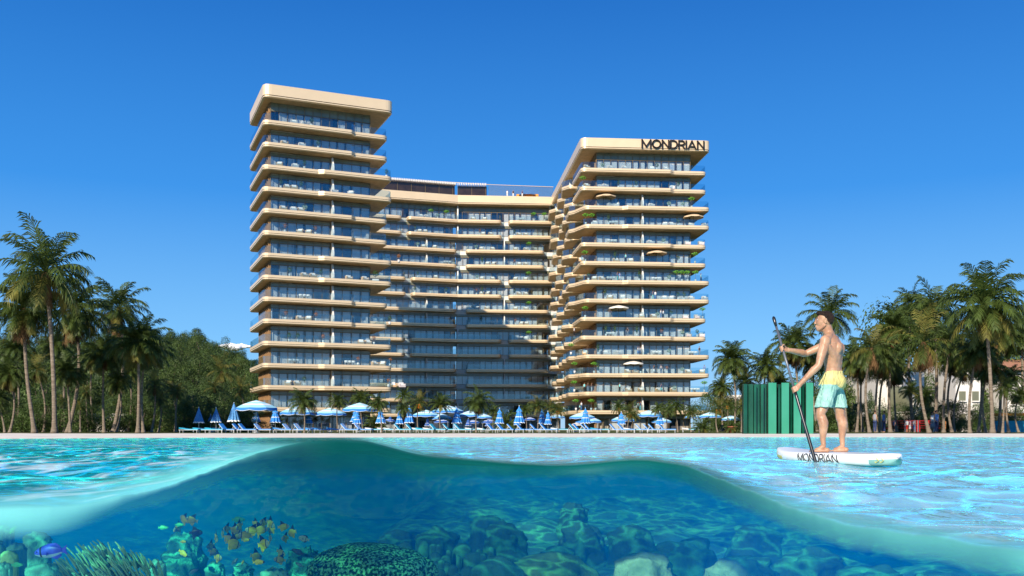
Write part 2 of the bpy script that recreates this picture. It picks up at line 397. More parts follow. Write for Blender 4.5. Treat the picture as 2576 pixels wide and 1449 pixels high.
rock(1730, 1352, 85, 11.8, rockA, "wide mottled boulder behind the bottom teal boulder, right of centre", seed=10, flat=.55, nz=.35, group=G1)
rock(1585, 1318, 60, 13.6, rockC, "dim rock between the far dark rocks and the wide mottled boulder", seed=11, flat=.7, nz=.4, group=G1)
rock(1870, 1398, 95, 10.0, rockA, "broad low boulder under the falling part of the wave", seed=12, flat=.45, nz=.35, group=G1)
rock(2040, 1372, 95, 11.0, rockC, "dim boulder behind the broad low boulder, under the descending wave", seed=13, flat=.5, nz=.35, group=G1)
rock(2190, 1416, 90, 9.6, rockA, "teal boulder low in the right part of the water", seed=14, flat=.4, nz=.35, group=G1)
rock(2390, 1432, 90, 9.4, rockC, "last dim boulder towards the right corner, beneath the green wave edge", seed=15, flat=.4, nz=.35, group=G1)
rock(1900, 1318, 60, 14, rockC, "small far rock in blue water below the wave's slope", seed=27, flat=.5, nz=.4, group=G1)
_sm = [(1019,1361,22),(1066,1358,14),(1091,1367,11),(1104,1369,8),(1163,1365,25),(1190,1388,28),(1178,1424,22),(1111,1406,9),(1125,1413,8),(1096,1389,16),(1122,1396,13),(1154,1397,6),(1129,1382,7),(1215,1392,10),(1206,1380,8),(1140,1420,12),(1110,1432,11),(1085,1410,8),(1150,1440,10),(1236,1375,8)]
for i, (x, y, w) in enumerate(_sm):
    k = sorted(_sm).index((x, y, w))
    rock(x, y, w, 11.4 + .012 * (1449 - y), rockA if i % 3 else rockC, f"round algae-covered cobble, {['first','second','third','fourth','fifth','sixth','seventh','eighth','ninth','tenth','eleventh','twelfth','thirteenth','fourteenth','fifteenth','sixteenth','seventeenth','eighteenth','nineteenth','twentieth'][k]} from the left between dotted coral and big boulder", 'cobble', 'rock', 'round cobbles between coral and boulders', 1.0, 30 + i, .9, 3, .15, 1.5)
# brain / polyp coral mound
rock(930, 1366, 165, 9.9, coralM, "great dome of green dotted coral with knobbly polyps, at the bottom left of centre", 'coral_dome', 'coral', G2, flat=.42, seed=41, nz=.10)
rock(1062, 1402, 40, 9.8, coralM, "small dotted green coral lobe at the right end of the great coral dome", 'coral_dome', 'coral', G2, flat=.8, seed=42, nz=.12)
rock(765, 1372, 48, 10.4, coralT, "fuzzy teal coral bush left of the great dotted dome, under the fish school", 'brain_coral', 'coral', G2, flat=.8, seed=43, nz=.4, fr=4)
rock(780, 1395, 60, 9.8, coralT, "darker lower coral bush touching the great dotted dome", 'brain_coral', 'coral', G2, flat=.8, seed=44, nz=.42, fr=4)
rock(462, 1336, 56, 9.6, coralT, "tall crusted coral head with bright cyan ridges, left of the fish school", 'brain_coral', 'coral', G2, flat=1.5, seed=45, nz=.35, fr=2.4)
rock(452, 1385, 50, 9.2, coralT, "lower ledge of crusted coral in front of the tall coral head", 'brain_coral', 'coral', G2, flat=.9, seed=46, nz=.35, fr=2.4)
rock(541, 1411, 28, 9.2, coralT, "rounded coral head at the bottom edge below the dark batfish", 'brain_coral', 'coral', G2, flat=1, seed=47, nz=.3, fr=3)
rock(612, 1412, 30, 9.4, coralT, "branching coral clump at the bottom edge under the school", 'brain_coral', 'coral', G2, flat=1, seed=48, nz=.45, fr=5)
rock(690, 1425, 40, 9.2, rockC, "dark low coral rock at the bottom between two coral clumps", 'brain_coral', 'coral', G2, flat=.8, seed=49, nz=.4, fr=3)
rock(395, 1405, 26, 7.6, rockC, "dim round rock right of the anemone", 'boulder', 'rock', G1, flat=1, seed=50)
rock(95, 1336, 38, 7.4, rockC, "mossy ridge rock above the blue fish", 'boulder', 'rock', G1, flat=.7, seed=51, nz=.35)
rock(42, 1365, 26, 7.0, rockC, "mossy knob rock left of the ridge rock above the blue fish", 'boulder', 'rock', G1, flat=.8, seed=52, nz=.3)
rock(24, 1384, 22, 6.3, rockB, "round mossy stone at the far left, level with the blue fish", 'boulder', 'rock', G1, flat=1.1, seed=53, nz=.2)
rock(-4, 1360, 18, 6.8, rockC, "rock cut by the left edge above the round mossy stone", 'boulder', 'rock', G1, flat=1.2, seed=54, nz=.3)
rock(110, 1414, 45, 6.0, rockC, "mossy rock at the bottom edge beneath the blue fish", 'boulder', 'rock', G1, flat=.8, seed=55, nz=.35)
rock(12, 1412, 20, 5.9, rockC, "rock in the bottom left corner under the pale green fish", 'boulder', 'rock', G1, flat=1, seed=56, nz=.35)
rock(10, 1318, 26, 9.0, rockC, "far coral-crusted rock at the left edge under the wave", 'boulder', 'rock', G1, flat=1, seed=57, nz=.45, fr=4)
# anemone
tentM = mat("tentacle", (.42, .56, .30), .6, scale=4, col2=(.10, .36, .27), spec=.3); baseM = mat("anemone_foot", (.08, .16, .10), .8)
an = empty("sea_anemone", at(260, 1440, 6.3)); tag(an, "large sea anemone of pale green finger tentacles leaning left, beside the blue fish", "anemone")
b = MB(); b.ico((0, 0, -.10), .30, 3, .1, 2, 3, (1.1, .75, .35)); b.build("column", baseM, an, True)
rock(262, 1466, 125, 6.4, rockC, "broad dim ledge of rock carrying the sea anemone at the lower left", seed=61, flat=.8, nz=.2, ny=.6, group=G1)
_ra = random.Random(11); rest = MB(); nt_ = 0
for i in range(235):
    u = _ra.uniform(-1, 1); v = _ra.uniform(-1, .9)
    x = u * .34; y = v * .22; z0 = .02 - .10 * abs(u) ** 2 - .07 * max(0, -v) + .03 * v
    if u < -.6: z0 -= .05
    L_ = _ra.uniform(.12, .20) * (1 - .15 * abs(u)); lean = -.35 - .25 * _ra.random() + .15 * u
    cx_ = _ra.uniform(-.15, .15)
    pts = []; rad = []
    for k in range(7):
        t = k / 6
        pts.append((x + L_ * (lean * t + cx_ * t * t), y - L_ * .25 * t * (1 if v < 0 else .2), z0 + L_ * (t - .22 * t * t)))
        rad.append(.0070 * (1 - .35 * t) if k < 6 else .0035)
    tb = MB() if nt_ < 100 and v < .35 else rest
    tb.tube(pts, rad, 7)
    if tb is not rest: tb.build("tentacle", tentM, an, True); nt_ += 1
tag(rest.build("tentacle_mass", tentM, an, True), kind='stuff')
# ---- fish
def fmat(n, c, c2=None, **k): return mat(n, c, .4, scale=6, spec=.5, col2=c2, **k)
Fm = {'yel': fmat("yellow_scales", (.85, .58, .03)), 'or': fmat("orange_scales", (.70, .26, .02)), 'grn': fmat("green_scales", (.10, .62, .30)), 'dk': fmat("dark_scales", (.02, .03, .06)),
      'wh': fmat("pale_scales", (.50, .50, .36)), 'bl': fmat("blue_scales", (.12, .13, .85), (.05, .06, .55)), 'pt': fmat("pale_belly", (.40, .50, .70)), 'eye': mat("fish_eye", (.01, .01, .01), .1), 'olive': fmat("olive_scales", (.42, .40, .08)), 'gy': fmat("slate_scales", (.05, .09, .14))}
def fish(px, py, L, Y, yaw, kind, label, group=None, pitch=0, roll=0):
    """L = length in picture units"""
    S = L / F * Y
    t = empty("fish", at(px, py, Y)); t.rotation_euler = (roll, pitch, yaw); t.scale = (S, S, S)
    tag(t, label, 'fish', group)
    P = dict(school=(.5, .46, .16, 'yel', 'dk'), blue=(.36, .34, .16, 'bl', 'bl'), green=(.34, .28, .14, 'grn', 'grn'), bat=(.5, .5, .12, 'dk', 'dk'),
             yellow=(.36, .30, .14, 'yel', 'yel'), slate=(.34, .26, .12, 'gy', 'gy'), pale=(.5, .46, .14, 'wh', 'dk'))[kind]
    Hh, _, Wd, bc, fc = P
    b = MB(); n = 14; ns = 12; vs = []; fs = []
    for i in range(n + 1):
        s = i / n; x = .42 - .78 * s
        h = Hh / 2 * (math.sin(PI * min(1, s * .86 + .06)) ** .75) * (1 if s < .8 else 1) ; h = max(h, .028)
        w = Wd / 2 * (math.sin(PI * min(1, s * .88 + .08)) ** .8) + .004
        for k in range(ns):
            a = 2 * PI * k / ns; vs.append((x, w * math.cos(a), h * math.sin(a) + (.0 if kind != 'blue' else .02 * math.sin(PI * s))))
    mi = []
    for i in range(n):
        for k in range(ns):
            fs.append((i * ns + k, (i + 1) * ns + k, (i + 1) * ns + (k + 1) % ns, i * ns + (k + 1) % ns))
            s = (i + .5) / n; a = 2 * PI * (k + .5) / ns
            m_ = 0
            if kind == 'school': m_ = 1 if .20 < s < .32 else (2 if s < .2 else 0)
            if kind == 'blue': m_ = 1 if .2 < s < .26 else (2 if math.sin(a) < -.55 else 0)
            if kind == 'pale': m_ = 1 if .68 < s < .8 else 0
            if kind == 'yellow': m_ = 1 if s < .16 else 0
            mi.append(m_)
    fs.append(tuple(range(ns))); mi.append(0); fs.append(tuple(n * ns + k for k in range(ns - 1, -1, -1))); mi.append(0)
    b.add(vs, fs); b.m = mi
    b.build("body", [Fm[bc], Fm['dk'], Fm[{'school': 'wh', 'blue': 'pt'}.get(kind, bc)]], t, True)
    def fin(name, pts, m, th=.012):
        q = MB(); k = len(pts); V = [(p[0], -th, p[1]) for p in pts] + [(p[0], th, p[1]) for p in pts]
        q.add(V, [tuple(range(k))[::-1], tuple(range(k, 2 * k))] + [(i, (i + 1) % k, k + (i + 1) % k, k + i) for i in range(k)])
        q.build(name, m, t)
    tm = Fm['yel'] if kind == 'school' else Fm[bc]
    fin("tail_fin", [(-.33, .03), (-.5, .13), (-.46, 0), (-.5, -.13), (-.33, -.03)], tm)
    top = Hh / 2
    if kind in ('school', 'bat'):
        k = 1.0 if kind == 'school' else 1.0
        fin("dorsal_fin", [(.12, top * .85), (-.05, top * 1.5 * k), (-.28, top * 2.0 * k), (-.24, top * 1.4), (-.30, top * .5)], Fm['dk'])
        fin("anal_fin", [(.05, -top * .9), (-.16, -top * (1.5 if kind == 'school' else 1.9)), (-.24, -top * (1.3 if kind == 'school' else 2)), (-.3, -top * .5)], tm if kind == 'school' else Fm['dk'])
    else:
        fin("dorsal_fin", [(.15, top * .85), (.02, top * 1.22), (-.2, top * 1.2), (-.32, top * .7), (-.3, top * .3)], Fm[fc])
        fin("anal_fin", [(-.02, -top * .85), (-.18, -top * 1.25), (-.32, -top * .8), (-.3, -top * .3)], Fm[fc])
    for s in (-1, 1):
        q = MB(); q.ico((.33, s * Wd * .30, Hh * .08), .022, 1); q.build("eye", Fm['eye'], t, True)
        q = MB(); q.add([(.16, s * Wd * .48, 0), (.0, s * (Wd * .5 + .06), -.10), (.03, s * (Wd * .5 + .02), .01)], [(0, 1, 2) if s < 0 else (0, 2, 1)])
        q.add([(.16, s * Wd * .46, 0), (.0, s * (Wd * .48 + .06), -.10), (.03, s * (Wd * .48 + .02), .01)], [(0, 2, 1) if s < 0 else (0, 1, 2)])
        q.build("pectoral_fin", Fm[fc if kind != 'school' else 'yel'], t)
    return t
GS = 'fish swimming over the reef'
fish(125, 1388, 94, 5.6, PI - .1, 'blue', "bright violet blue fish with a black band behind its eye, left of the anemone", GS, pitch=.12)
fish(33, 1332, 26, 6.4, .6, 'green', "small bright green fish tilted upwards near the left edge", GS, pitch=-.9)
fish(44, 1421, 30, 5.6, .2, 'green', "pale green fish in the bottom left corner below the blue fish", GS)
fish(412, 1327, 28, 8.4, .1, 'green', "bright green fish above and left of the tall coral head", GS)
fish(452, 1320, 24, 9.4, .1, 'green', "small green fish touching the first yellow and black fish of the school", GS)
fish(601, 1307, 36, 9.8, 0.05, 'green', "mint green fish swimming right, above the school", GS)
fish(494, 1340, 36, 9.0, .1, 'bat', "black batfish with tall swept fins in front of the coral head", GS)
fish(462, 1393, 32, 8.8, -.2, 'yellow', "yellow fish with a black striped head below the batfish", GS, pitch=.6)
fish(652, 1414, 32, 9.0, .1, 'yellow', "round yellow fish with a pale face low in the school", GS)
fish(650, 1350, 22, 9.6, 1.9, 'yellow', "plain yellow fish heading down in the middle of the school", GS, pitch=.7)
fish(619, 1358, 24, 9.3, 0, 'yellow', "slender plain yellow fish right of the largest orange-bellied fish", GS)
fish(462, 1363, 18, 9.0, 0, 'yellow', "tiny slender yellow fish in front of the crusted coral head", GS)
fish(611, 1414, 14, 9.0, 1, 'yellow', "tiny upright yellow fish above the branching coral clump", GS, pitch=-.9)
fish(764, 1355, 30, 9.4, PI + .2, 'pale', "pale silvery fish with a yellow-edged tail at the right end of the school", GS, pitch=-.3)
fish(748, 1388, 36, 9.3, PI, 'slate', "dark slate fish above the fuzzy coral bush, right of the school", GS, pitch=-.4)
fish(752, 1420, 24, 9.0, PI, 'slate', "small slate fish in front of the darker coral bush", GS, pitch=-.5)
fish(591, 1412, 24, 9.0, 0, 'slate', "small slate fish slanting up under the school", GS, pitch=-.8)
fish(488, 1437, 28, 8.8, .2, 'slate', "slate fish near the bottom edge below the striped yellow fish", GS, pitch=-.4)
_sch = [(447,1330),(462,1306),(480,1308),(570,1330),(594,1333),(601,1324),(644,1318),(662,1315),(681,1318),(683,1333),(633,1334),(657,1332),(714,1325),(734,1340),(717,1354),(544,1354),(575,1354),(588,1368),(597,1350),(616,1347),(664,1369),(680,1354),(529,1374),(538,1388),(512,1408),(549,1403),(645,1400),(703,1408),(707,1391),(560,1342)]
_ord = ['first','second','third','fourth','fifth','sixth','seventh','eighth','ninth','tenth','eleventh','twelfth','thirteenth','fourteenth','fifteenth','sixteenth','seventeenth','eighteenth','nineteenth','twentieth','twenty-first','twenty-second','twenty-third','twenty-fourth','twenty-fifth','twenty-sixth','twenty-seventh','twenty-eighth','twenty-ninth','thirtieth']
_rf = random.Random(5)
for i, (x, y) in enumerate(_sch):
    k = sorted(_sch).index((x, y)); big = (x, y) in ((588, 1368), (664, 1369))
    fish(x, y, (52 if big else _rf.uniform(30, 42)), (8.8 if big else _rf.uniform(9.2, 10.4)), _rf.choice([.5, -.7, 1.0, -1.1, 2.4, 3.6, 4.4]), 'school',
         f"yellow banner fish with black bands, {_ord[k]} from the left in the school" + (", large" if big else ""), GS, pitch=_rf.uniform(-.3, .5))
# ================================================================ HOTEL (one building: two towers and a middle wing)
goldM = mat("champagne_metal", (.88, .66, .41), .36, metal=.25, var=.03, scale=.6, spec=.5)
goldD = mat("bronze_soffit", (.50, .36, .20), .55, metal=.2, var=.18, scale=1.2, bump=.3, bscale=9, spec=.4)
dkM = mat("dark_groove", (.03, .022, .015), .7)
frameM = mat("window_bronze", (.20, .14, .07), .45, metal=.3, spec=.5)
whiteM = mat("white_render", (.78, .74, .68), .8, var=.04)
curtM = mat("curtain_cloth", (.86, .84, .80), .9, var=.10, scale=2.0, stretch=(6, 6, .2))
roomM = mat("room_wall", (.72, .58, .42), .9, var=.3, scale=.35, detail=1)
roomD = mat("room_dark", (.10, .10, .12), .9, var=.3)
spanM = mat("spandrel_glass", (.17, .17, .105), .2, var=.2, scale=.5, spec=.8)
brownM = mat("timber_fin", (.36, .20, .09), .6, var=.2, scale=2)
railG = glassmat("rail_glass", (.84, .92, .94, 1), (.8, .92, 1, 1), .03, .05, .24)
winG = glassmat("window_glass", (.92, .94, .95, 1), (.85, .92, 1, 1), .02, .06, .26)
FL = 3.6
def zf(n): return 50.3 + CAMZ - FL * (n - 1)         # top of balcony slab n (1 = highest)

def fillet(pts, r, seg=5):
    """round the corners of a polygon; pts = (x, y[, own radius])"""
    out = []; n = len(pts)
    for i in range(n):
        p = Vector(pts[i][:2]); a = Vector(pts[i - 1][:2]); c = Vector(pts[(i + 1) % n][:2])
        rr = pts[i][2] if len(pts[i]) > 2 else r
        d1 = (a - p); d2 = (c - p); l1, l2 = d1.length, d2.length; d1.normalize(); d2.normalize()
        ang = d1.angle(d2)
        t = min(rr / math.tan(ang / 2) if ang < 3.1 else 0, l1 * .48, l2 * .48)
        if t < .02: out.append(p); continue
        for k in range(seg + 1):
            s = k / seg
            out.append(((p + d1 * t) * (1 - s) ** 2 + p * 2 * s * (1 - s) + (p + d2 * t) * s * s))
    return out
def inset(pts, d):
    n = len(pts); out = []
    for i in range(n):
        a, p, c = pts[i - 1], pts[i], pts[(i + 1) % n]
        e1 = (p - a); e2 = (c - p)
        if e1.length < 1e-6: e1 = e2
        if e2.length < 1e-6: e2 = e1
        n1 = Vector((-e1.y, e1.x)).normalized(); n2 = Vector((-e2.y, e2.x)).normalized(); m = (n1 + n2)
        m = m.normalized() if m.length > 1e-4 else n1
        out.append(p + m * d / max(.5, m.dot(n1)))
    return out
def slab_mesh(poly, ztop, T, xf, prof=None):
    """moulded band: poly counter-clockwise in local plan; xf maps local (u, v) to world"""
    prof = prof or [(.0, 0), (.0, .50), (.10, .51), (.10, .57), (.03, .58), (.03, .80), (.22, .97)]
    b = MB(); rings = []
    for (ins, dz) in prof:
        q = inset(poly, ins) if ins else poly
        rings.append([(*xf(p.x, p.y), ztop - dz * T) for p in q])
    n = len(poly); V = [p for r in rings for p in r]; Fs = []; mi = []
    for i in range(len(rings) - 1):
        for k in range(n):
            k2 = (k + 1) % n; Fs.append((i * n + k, (i + 1) * n + k, (i + 1) * n + k2, i * n + k2)); mi.append(1 if i in (1, 2, 3) and len(prof) > 4 else 0)
    Fs.append(tuple(range(n))); mi.append(0)
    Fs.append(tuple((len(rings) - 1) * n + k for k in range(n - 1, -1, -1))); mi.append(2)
    b.add(V, Fs); b.m = mi
    return b
def rail_mesh(poly, z, xf, span=None, h=1.15, ins=.10):
    """glass strip along part of an outline (indices where span(p) is true)"""
    q = inset(poly, ins); q2 = inset(poly, ins + .03); b = MB(); n = len(q)
    for k in range(n):
        k2 = (k + 1) % n
        m = (q[k] + q[k2]) / 2
        if span and not span(m): continue
        A = [(*xf(p.x, p.y), zz) for p in (q[k], q[k2]) for zz in (z, z + h)]; B = [(*xf(p.x, p.y), zz) for p in (q2[k], q2[k2]) for zz in (z, z + h)]
        b.add(A + B, [(0, 2, 3, 1), (5, 7, 6, 4), (1, 3, 7, 5)])
    return b
hotel = empty("hotel_building", (0, 190, 0)); hotel.location = (0, 0, 0)
tag(hotel, "tall champagne coloured hotel of two towers joined by a lower-set middle wing with rows of balconies", "building")
hotel['label'] = "champagne hotel block of two towers and a middle wing, all rows of rounded glass-fronted balconies"
HI = dict(win=0)
def frame(C, ang):
    co, si = math.cos(ang), math.sin(ang)
    return lambda u, v: (C[0] + u * co - v * si, C[1] + u * si + v * co)
def window_bay(xf, p0, p1, zb, zt, rnd, inward, name='window_bay', pane=1.45, span=True, depthroom=3.6, density=.82, fins=False):
    """glazed bay between plan points p0 and p1 (local), z from zb to zt: glass, mullions, curtains, room behind"""
    p0 = Vector(p0); p1 = Vector(p1); L_ = (p1 - p0).length; d = (p1 - p0) / L_; nrm = Vector(inward)
    def P(s, q, z): v = p0 + d * s + nrm * q; return (*xf(v.x, v.y), z)
    ztr = zt - (.60 if zt < 54 else 1.5)
    def quad(b, s0, s1, q, za, zb_, mi=0): b.add([P(s0, q, za), P(s1, q, za), P(s1, q, zb_), P(s0, q, zb_)], [(0, 1, 2, 3)], mi)
    def bx(b, s0, s1, q0, q1, za, zb_, mi=0):
        V = [P(s, q, z) for z in (za, zb_) for (s, q) in ((s0, q0), (s1, q0), (s1, q1), (s0, q1))]
        b.add(V, [(3, 2, 1, 0), (4, 5, 6, 7), (0, 1, 5, 4), (1, 2, 6, 5), (2, 3, 7, 6), (3, 0, 4, 7)], mi)
    b = MB(); bx(b, 0, L_, 0, .03, zb, ztr)
    w = b.build(name, winG, hotel)
    n = max(1, round(L_ / pane)); st = L_ / n
    f = MB()
    for i in range(n + 1):
        s = min(max(i * st, .05), L_ - .05); bx(f, s - .045, s + .045, -.07, .0, zb, zt)
        if fins and i < n: bx(f, s + st / 2 - .04, s + st / 2 + .04, -.25, .0, zb, zt)
    bx(f, 0, L_, -.06, .0, ztr - .05, ztr + .05); bx(f, 0, L_, -.05, 0, zb, zb + .07)
    f.build("window_frame", brownM if fins else frameM, w)
    s_ = MB(); bx(s_, 0, L_, .0, .06, ztr + .05, zt); s_.build("spandrel", spanM, w)
    c = MB(); i = 0
    while i < n:
        if rnd.random() < density:
            k = rnd.choice((1, 1, 2)); a0 = i * st + rnd.uniform(0, .3); a1 = min(L_ - .05, (i + k) * st - rnd.uniform(0, .25))
            s = a0
            while s < a1 - .12:       # folds
                e = min(s + .16, a1); mid = (s + e) / 2
                c.add([P(s, .42, zb), P(mid, .30, zb), P(e, .42, zb), P(s, .42, ztr), P(mid, .30, ztr), P(e, .42, ztr)], [(0, 1, 4, 3), (1, 2, 5, 4)]); s = e
            i += k
        else: i += 1
    if c.v: c.build("curtain", curtM, w)
    r = MB()   # room: back wall split in lighter and darker stretches
    s = 0
    while s < L_:
        e = min(L_, s + rnd.uniform(1.5, 4.5)); mi = 1 if rnd.random() < .6 else 0
        quad(r, s, e, depthroom * (.35 if rnd.random() < .3 else 1), zb, zt, mi); s = e
    bx(r, 0, L_, .07, depthroom, zb - .05, zb, 0); bx(r, 0, L_, .07, depthroom, zt, zt + .05, 0)
    r.build("room", [roomM, roomD], w)
    return w
def part(b, name, m, parent=None, sm=False): return b.build(name, m, parent or hotel, sm)

def tower(C, ang, Wd, coreL, coreR, outl, rear, mir, left_segments=None, seed=1, divider=None):
    xf = frame(C, ang); rnd = random.Random(seed)
    bd = 2.5                                      # balcony depth on the front
    for n in range(1, 15):
        ty = 'A' if n in (1, 2, 5, 6, 9, 10) else ('B' if n < 14 else 'C')
        poly = fillet(outl(ty), 1.15, 6)
        z = zf(n)
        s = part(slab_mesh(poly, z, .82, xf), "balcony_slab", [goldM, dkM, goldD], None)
        if True:
            rm = rail_mesh(poly, z, xf, lambda m: (m.y < 1.4 or (m.x < 1.0 and m.y < rear[1]) or (m.x > Wd - 1.2 and m.y < rear[0])))
            rm.build("balcony_railing", railG, s)
    # storeys
    for n in range(0, 15):
        zb = zf(n) if n else 0; zt = zf(n - 1) - .95 if n > 1 else (54.5 if n == 1 else 0)
        if n == 0: zb, zt = GZ, zf(14) - .95
        if n == 0:
            window_bay(xf, (coreL, bd), (coreR, bd), zb, zt, rnd, (0, 1), density=.25)
        elif n >= 3:
            mid = divider
            window_bay(xf, (coreL, bd), (mid - .2, bd), zb, zt, rnd, (0, 1)); window_bay(xf, (mid + .2, bd), (coreR, bd), zb, zt, rnd, (0, 1))
            d = MB(); V = []
            for uu in (mid - .12, mid + .12):
                for (v, z) in ((bd, zb), (.9, zb), (.9, zb + .9), (1.75, zt), (bd, zt)): V.append((*xf(uu, v), z))
            d.add(V, [(0, 1, 2, 3, 4), (9, 8, 7, 6, 5), (0, 5, 6, 1), (1, 6, 7, 2), (2, 7, 8, 3), (3, 8, 9, 4), (4, 9, 5, 0)]); part(d, "balcony_divider", whiteM)
        else:
            window_bay(xf, (coreL, bd), (coreR, bd), zb, zt, rnd, (0, 1))
        # left flank
        if n == 0 or True:
            window_bay(xf, (coreL, rear[1] - 1.5), (coreL, bd), zb, zt, rnd, (1, 0), fins=True, pane=1.6, density=.5, name='side_window')
    # core, right flank and back walls
    b = MB()
    def bx(u0, u1, v0, v1, z0, z1):
        V = [(*xf(u, v), z) for z in (z0, z1) for (u, v) in ((u0, v0), (u1, v0), (u1, v1), (u0, v1))]
        b.add(V, [(3, 2, 1, 0), (4, 5, 6, 7), (0, 1, 5, 4), (1, 2, 6, 5), (2, 3, 7, 6), (3, 0, 4, 7)])
    bx(coreL + 3.9, coreR - .02, bd + 4.0, rear[2] - .5, GZ - .02, 54.4)
    bx(coreL + .02, coreL + 3.9, rear[1] - 1.5, rear[1] - 1.2, GZ - .02, 54.4)
    part(b, "core_wall", whiteM)
    b = MB()
    V0 = MB()
    for n in range(0, 15):   # glazed right flank as plain dark glass strip with posts
        zb = zf(n) if n else GZ; zt = zf(n - 1) - .95 if n > 1 else (54.5 if n == 1 else zf(14) - .95)
        V = [(*xf(u, v), z) for z in (zb, zt) for (u, v) in ((coreR - .1, bd + .06), (coreR + .02, bd + .06), (coreR + .02, rear[0]), (coreR - .1, rear[0]))]
        b.add(V, [(3, 2, 1, 0), (4, 5, 6, 7), (0, 1, 5, 4), (1, 2, 6, 5), (2, 3, 7, 6), (3, 0, 4, 7)])
    part(b, "side_glazing", spanM)
    # roof band
    poly = fillet(outl('R'), 1.3, 6)
    rb = slab_mesh(poly, 56.1 + CAMZ, 2.15, xf, [(.0, 0), (.0, .80), (.10, .81), (.10, .84), (.04, .85), (.04, .93), (.35, 1.0)])
    part(rb, "roof_band", [goldM, dkM, goldD])
    return xf
# --- left tower
LC = (-40.4, 155.0); LA = math.atan2(.39, .92)
def outl_L(ty):
    Wd = 21.6
    if ty == 'A': f = [(0, 0), (14.6, 0, .5), (15.3, .75, .6), (Wd - .5, .75)]
    elif ty == 'B': f = [(0, .3), (9.0, .3, .5), (9.9, -.25, .6), (Wd, -.25)]
    else: f = [(0, 0), (Wd, 0)]
    if ty == 'R': f = [(0, -.1), (Wd + .2, -.1)]
    return f + [(f[-1][0], 12 if ty != 'R' else 26), (18.4, 12.1, .1), (18.4, 26, .1), (3, 26, .1), (3, 16.6, .1), (0, 16.5, .6)] if ty != 'R' else f + [(Wd + .2, 26, .1), (3, 26, .1), (3, 16.6, .1), (0, 16.5, .6)]
xfL = tower(LC, LA, 21.6, 1.5, 18.4, outl_L, (12, 16.5, 27.8), False, seed=3, divider=11.7)
# --- right tower
RC = (13.3, 183.8); RA = math.atan2(2.2, 25.1)
def outl_R(ty):
    Wd = 25.4; lf = [(0, 9), (0, 0)]
    if ty == 'A': f = [(0, 0), (17.6, 0, .5), (18.4, .75, .6), (Wd - .4, .75)]
    elif ty == 'B': f = [(-1.6, 6.0, 1.0), (-.6, 4.6, .8), (.9, .3, 1.4), (8.2, .3, .5), (9.1, -.2, .6), (Wd, -.2)]
    elif ty == 'C': f = [(-1.6, 6.0, 1.0), (.0, 0, 1.6), (Wd, -.1)]
    else: f = [(0, 0), (Wd + .1, -.1)]
    if ty == 'R': return f + [(Wd + .1, 30, .1), (0.3, 46.5, .1)]
    return f + [(f[-1][0], 12), (22.2, 12.1, .1), (22.2, 20, .1), (3.4, 20, .1), (3.4, 11.6, .1), (0 if ty == 'A' else -1.4, 11.4, .5)]
xfR = tower(RC, RA, 25.4, 3.4, 22.2, outl_R, (12, 11.4, 44), False, seed=9, divider=12.4)
# wing balconies behind it, stepping back along its left flank
for n in range(1, 15):
    sh = 0 if n in (1, 2, 5, 6, 9, 10) else 2.4
    z = zf(n)
    for k, v0 in enumerate((13.2 - sh * .3, 23.6 - sh, 34.2 - sh)):
        L_ = 9.0 if k < 2 else 10.6
        o0 = -1.2 if (n + k) % 2 else -.7
        poly = fillet([(o0 - .4, v0 + 2.2, .9), (o0 + .9, v0, 1.1), (3.4, v0 - .1, .2), (3.4, v0 + L_, .1), (o0 + .4, v0 + L_, .8)], .9, 4)
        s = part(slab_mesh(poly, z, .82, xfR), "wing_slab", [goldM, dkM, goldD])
        rail_mesh(poly, z, xfR, lambda m: m.x < 2.6).build("balcony_railing", railG, s)
        zt = zf(n - 1) - .95 if n > 1 else 54.5
        d = MB(); V = []
        for vv in (v0 + L_ + .15, v0 + L_ + .4):
            for (u, zz) in ((3.4, z), (.6, z), (1.2, zt), (3.4, zt)): V.append((*xfR(u, vv), zz))
        d.add(V, [(0, 1, 2, 3), (7, 6, 5, 4), (0, 4, 5, 1), (1, 5, 6, 2), (2, 6, 7, 3), (3, 7, 4, 0)]); part(d, "balcony_divider", whiteM)
b = MB()
for v0, v1 in ((11.0, 46.0),):
    V = [(*xfR(u, v), z) for z in (GZ, 54.4) for (u, v) in ((3.5, v0), (5.0, v0), (5.0, v1), (3.5, v1))]
    b.add(V, [(3, 2, 1, 0), (4, 5, 6, 7), (0, 1, 5, 4), (1, 2, 6, 5), (2, 3, 7, 6), (3, 0, 4, 7)])
part(b, "flank_wall", brownM)
# --- middle wing, bent in the middle
MW = [(-46.5, 218.5), (-13.0, 229.2), (9.6, 231.0)]     # line of the parapet's front
segs = []
for a, c in ((MW[0], MW[1]), (MW[1], MW[2])):
    ang = math.atan2(c[1] - a[1], c[0] - a[0]); segs.append((frame(a, ang), math.hypot(c[0] - a[0], c[1] - a[1]), ang, a))
def on_seg(k, px):
    a = segs[k][3]; ang = segs[k][2]; t = (px - 1288) / F
    return (t * a[1] - a[0]) / (math.cos(ang) - t * math.sin(ang))
def wing_outline(px0, px1):
    """plan outline (world) of a balcony running from px0 to px1, following the bend"""
    kink = 1152; pts = []
    def W_(k, u, v): return segs[k][0](u, v)
    inn = 2.45
    fr = []; bk = []
    if px0 < kink: u0 = on_seg(0, px0); fr.append(W_(0, u0, .15)); bk.append(W_(0, u0, inn))
    else: u0 = on_seg(1, px0); fr.append(W_(1, u0, .15)); bk.append(W_(1, u0, inn))
    if px0 < kink < px1: fr.append(W_(1, 0, .15)); bk.append(W_(1, 0, inn))
    if px1 > kink: u1 = on_seg(1, px1); fr.append(W_(1, u1, .15)); bk.append(W_(1, u1, inn))
    else: u1 = on_seg(0, px1); fr.append(W_(0, u1, .15)); bk.append(W_(0, u1, inn))
    return fr + bk[::-1]
idw = lambda x, y: (x, y)
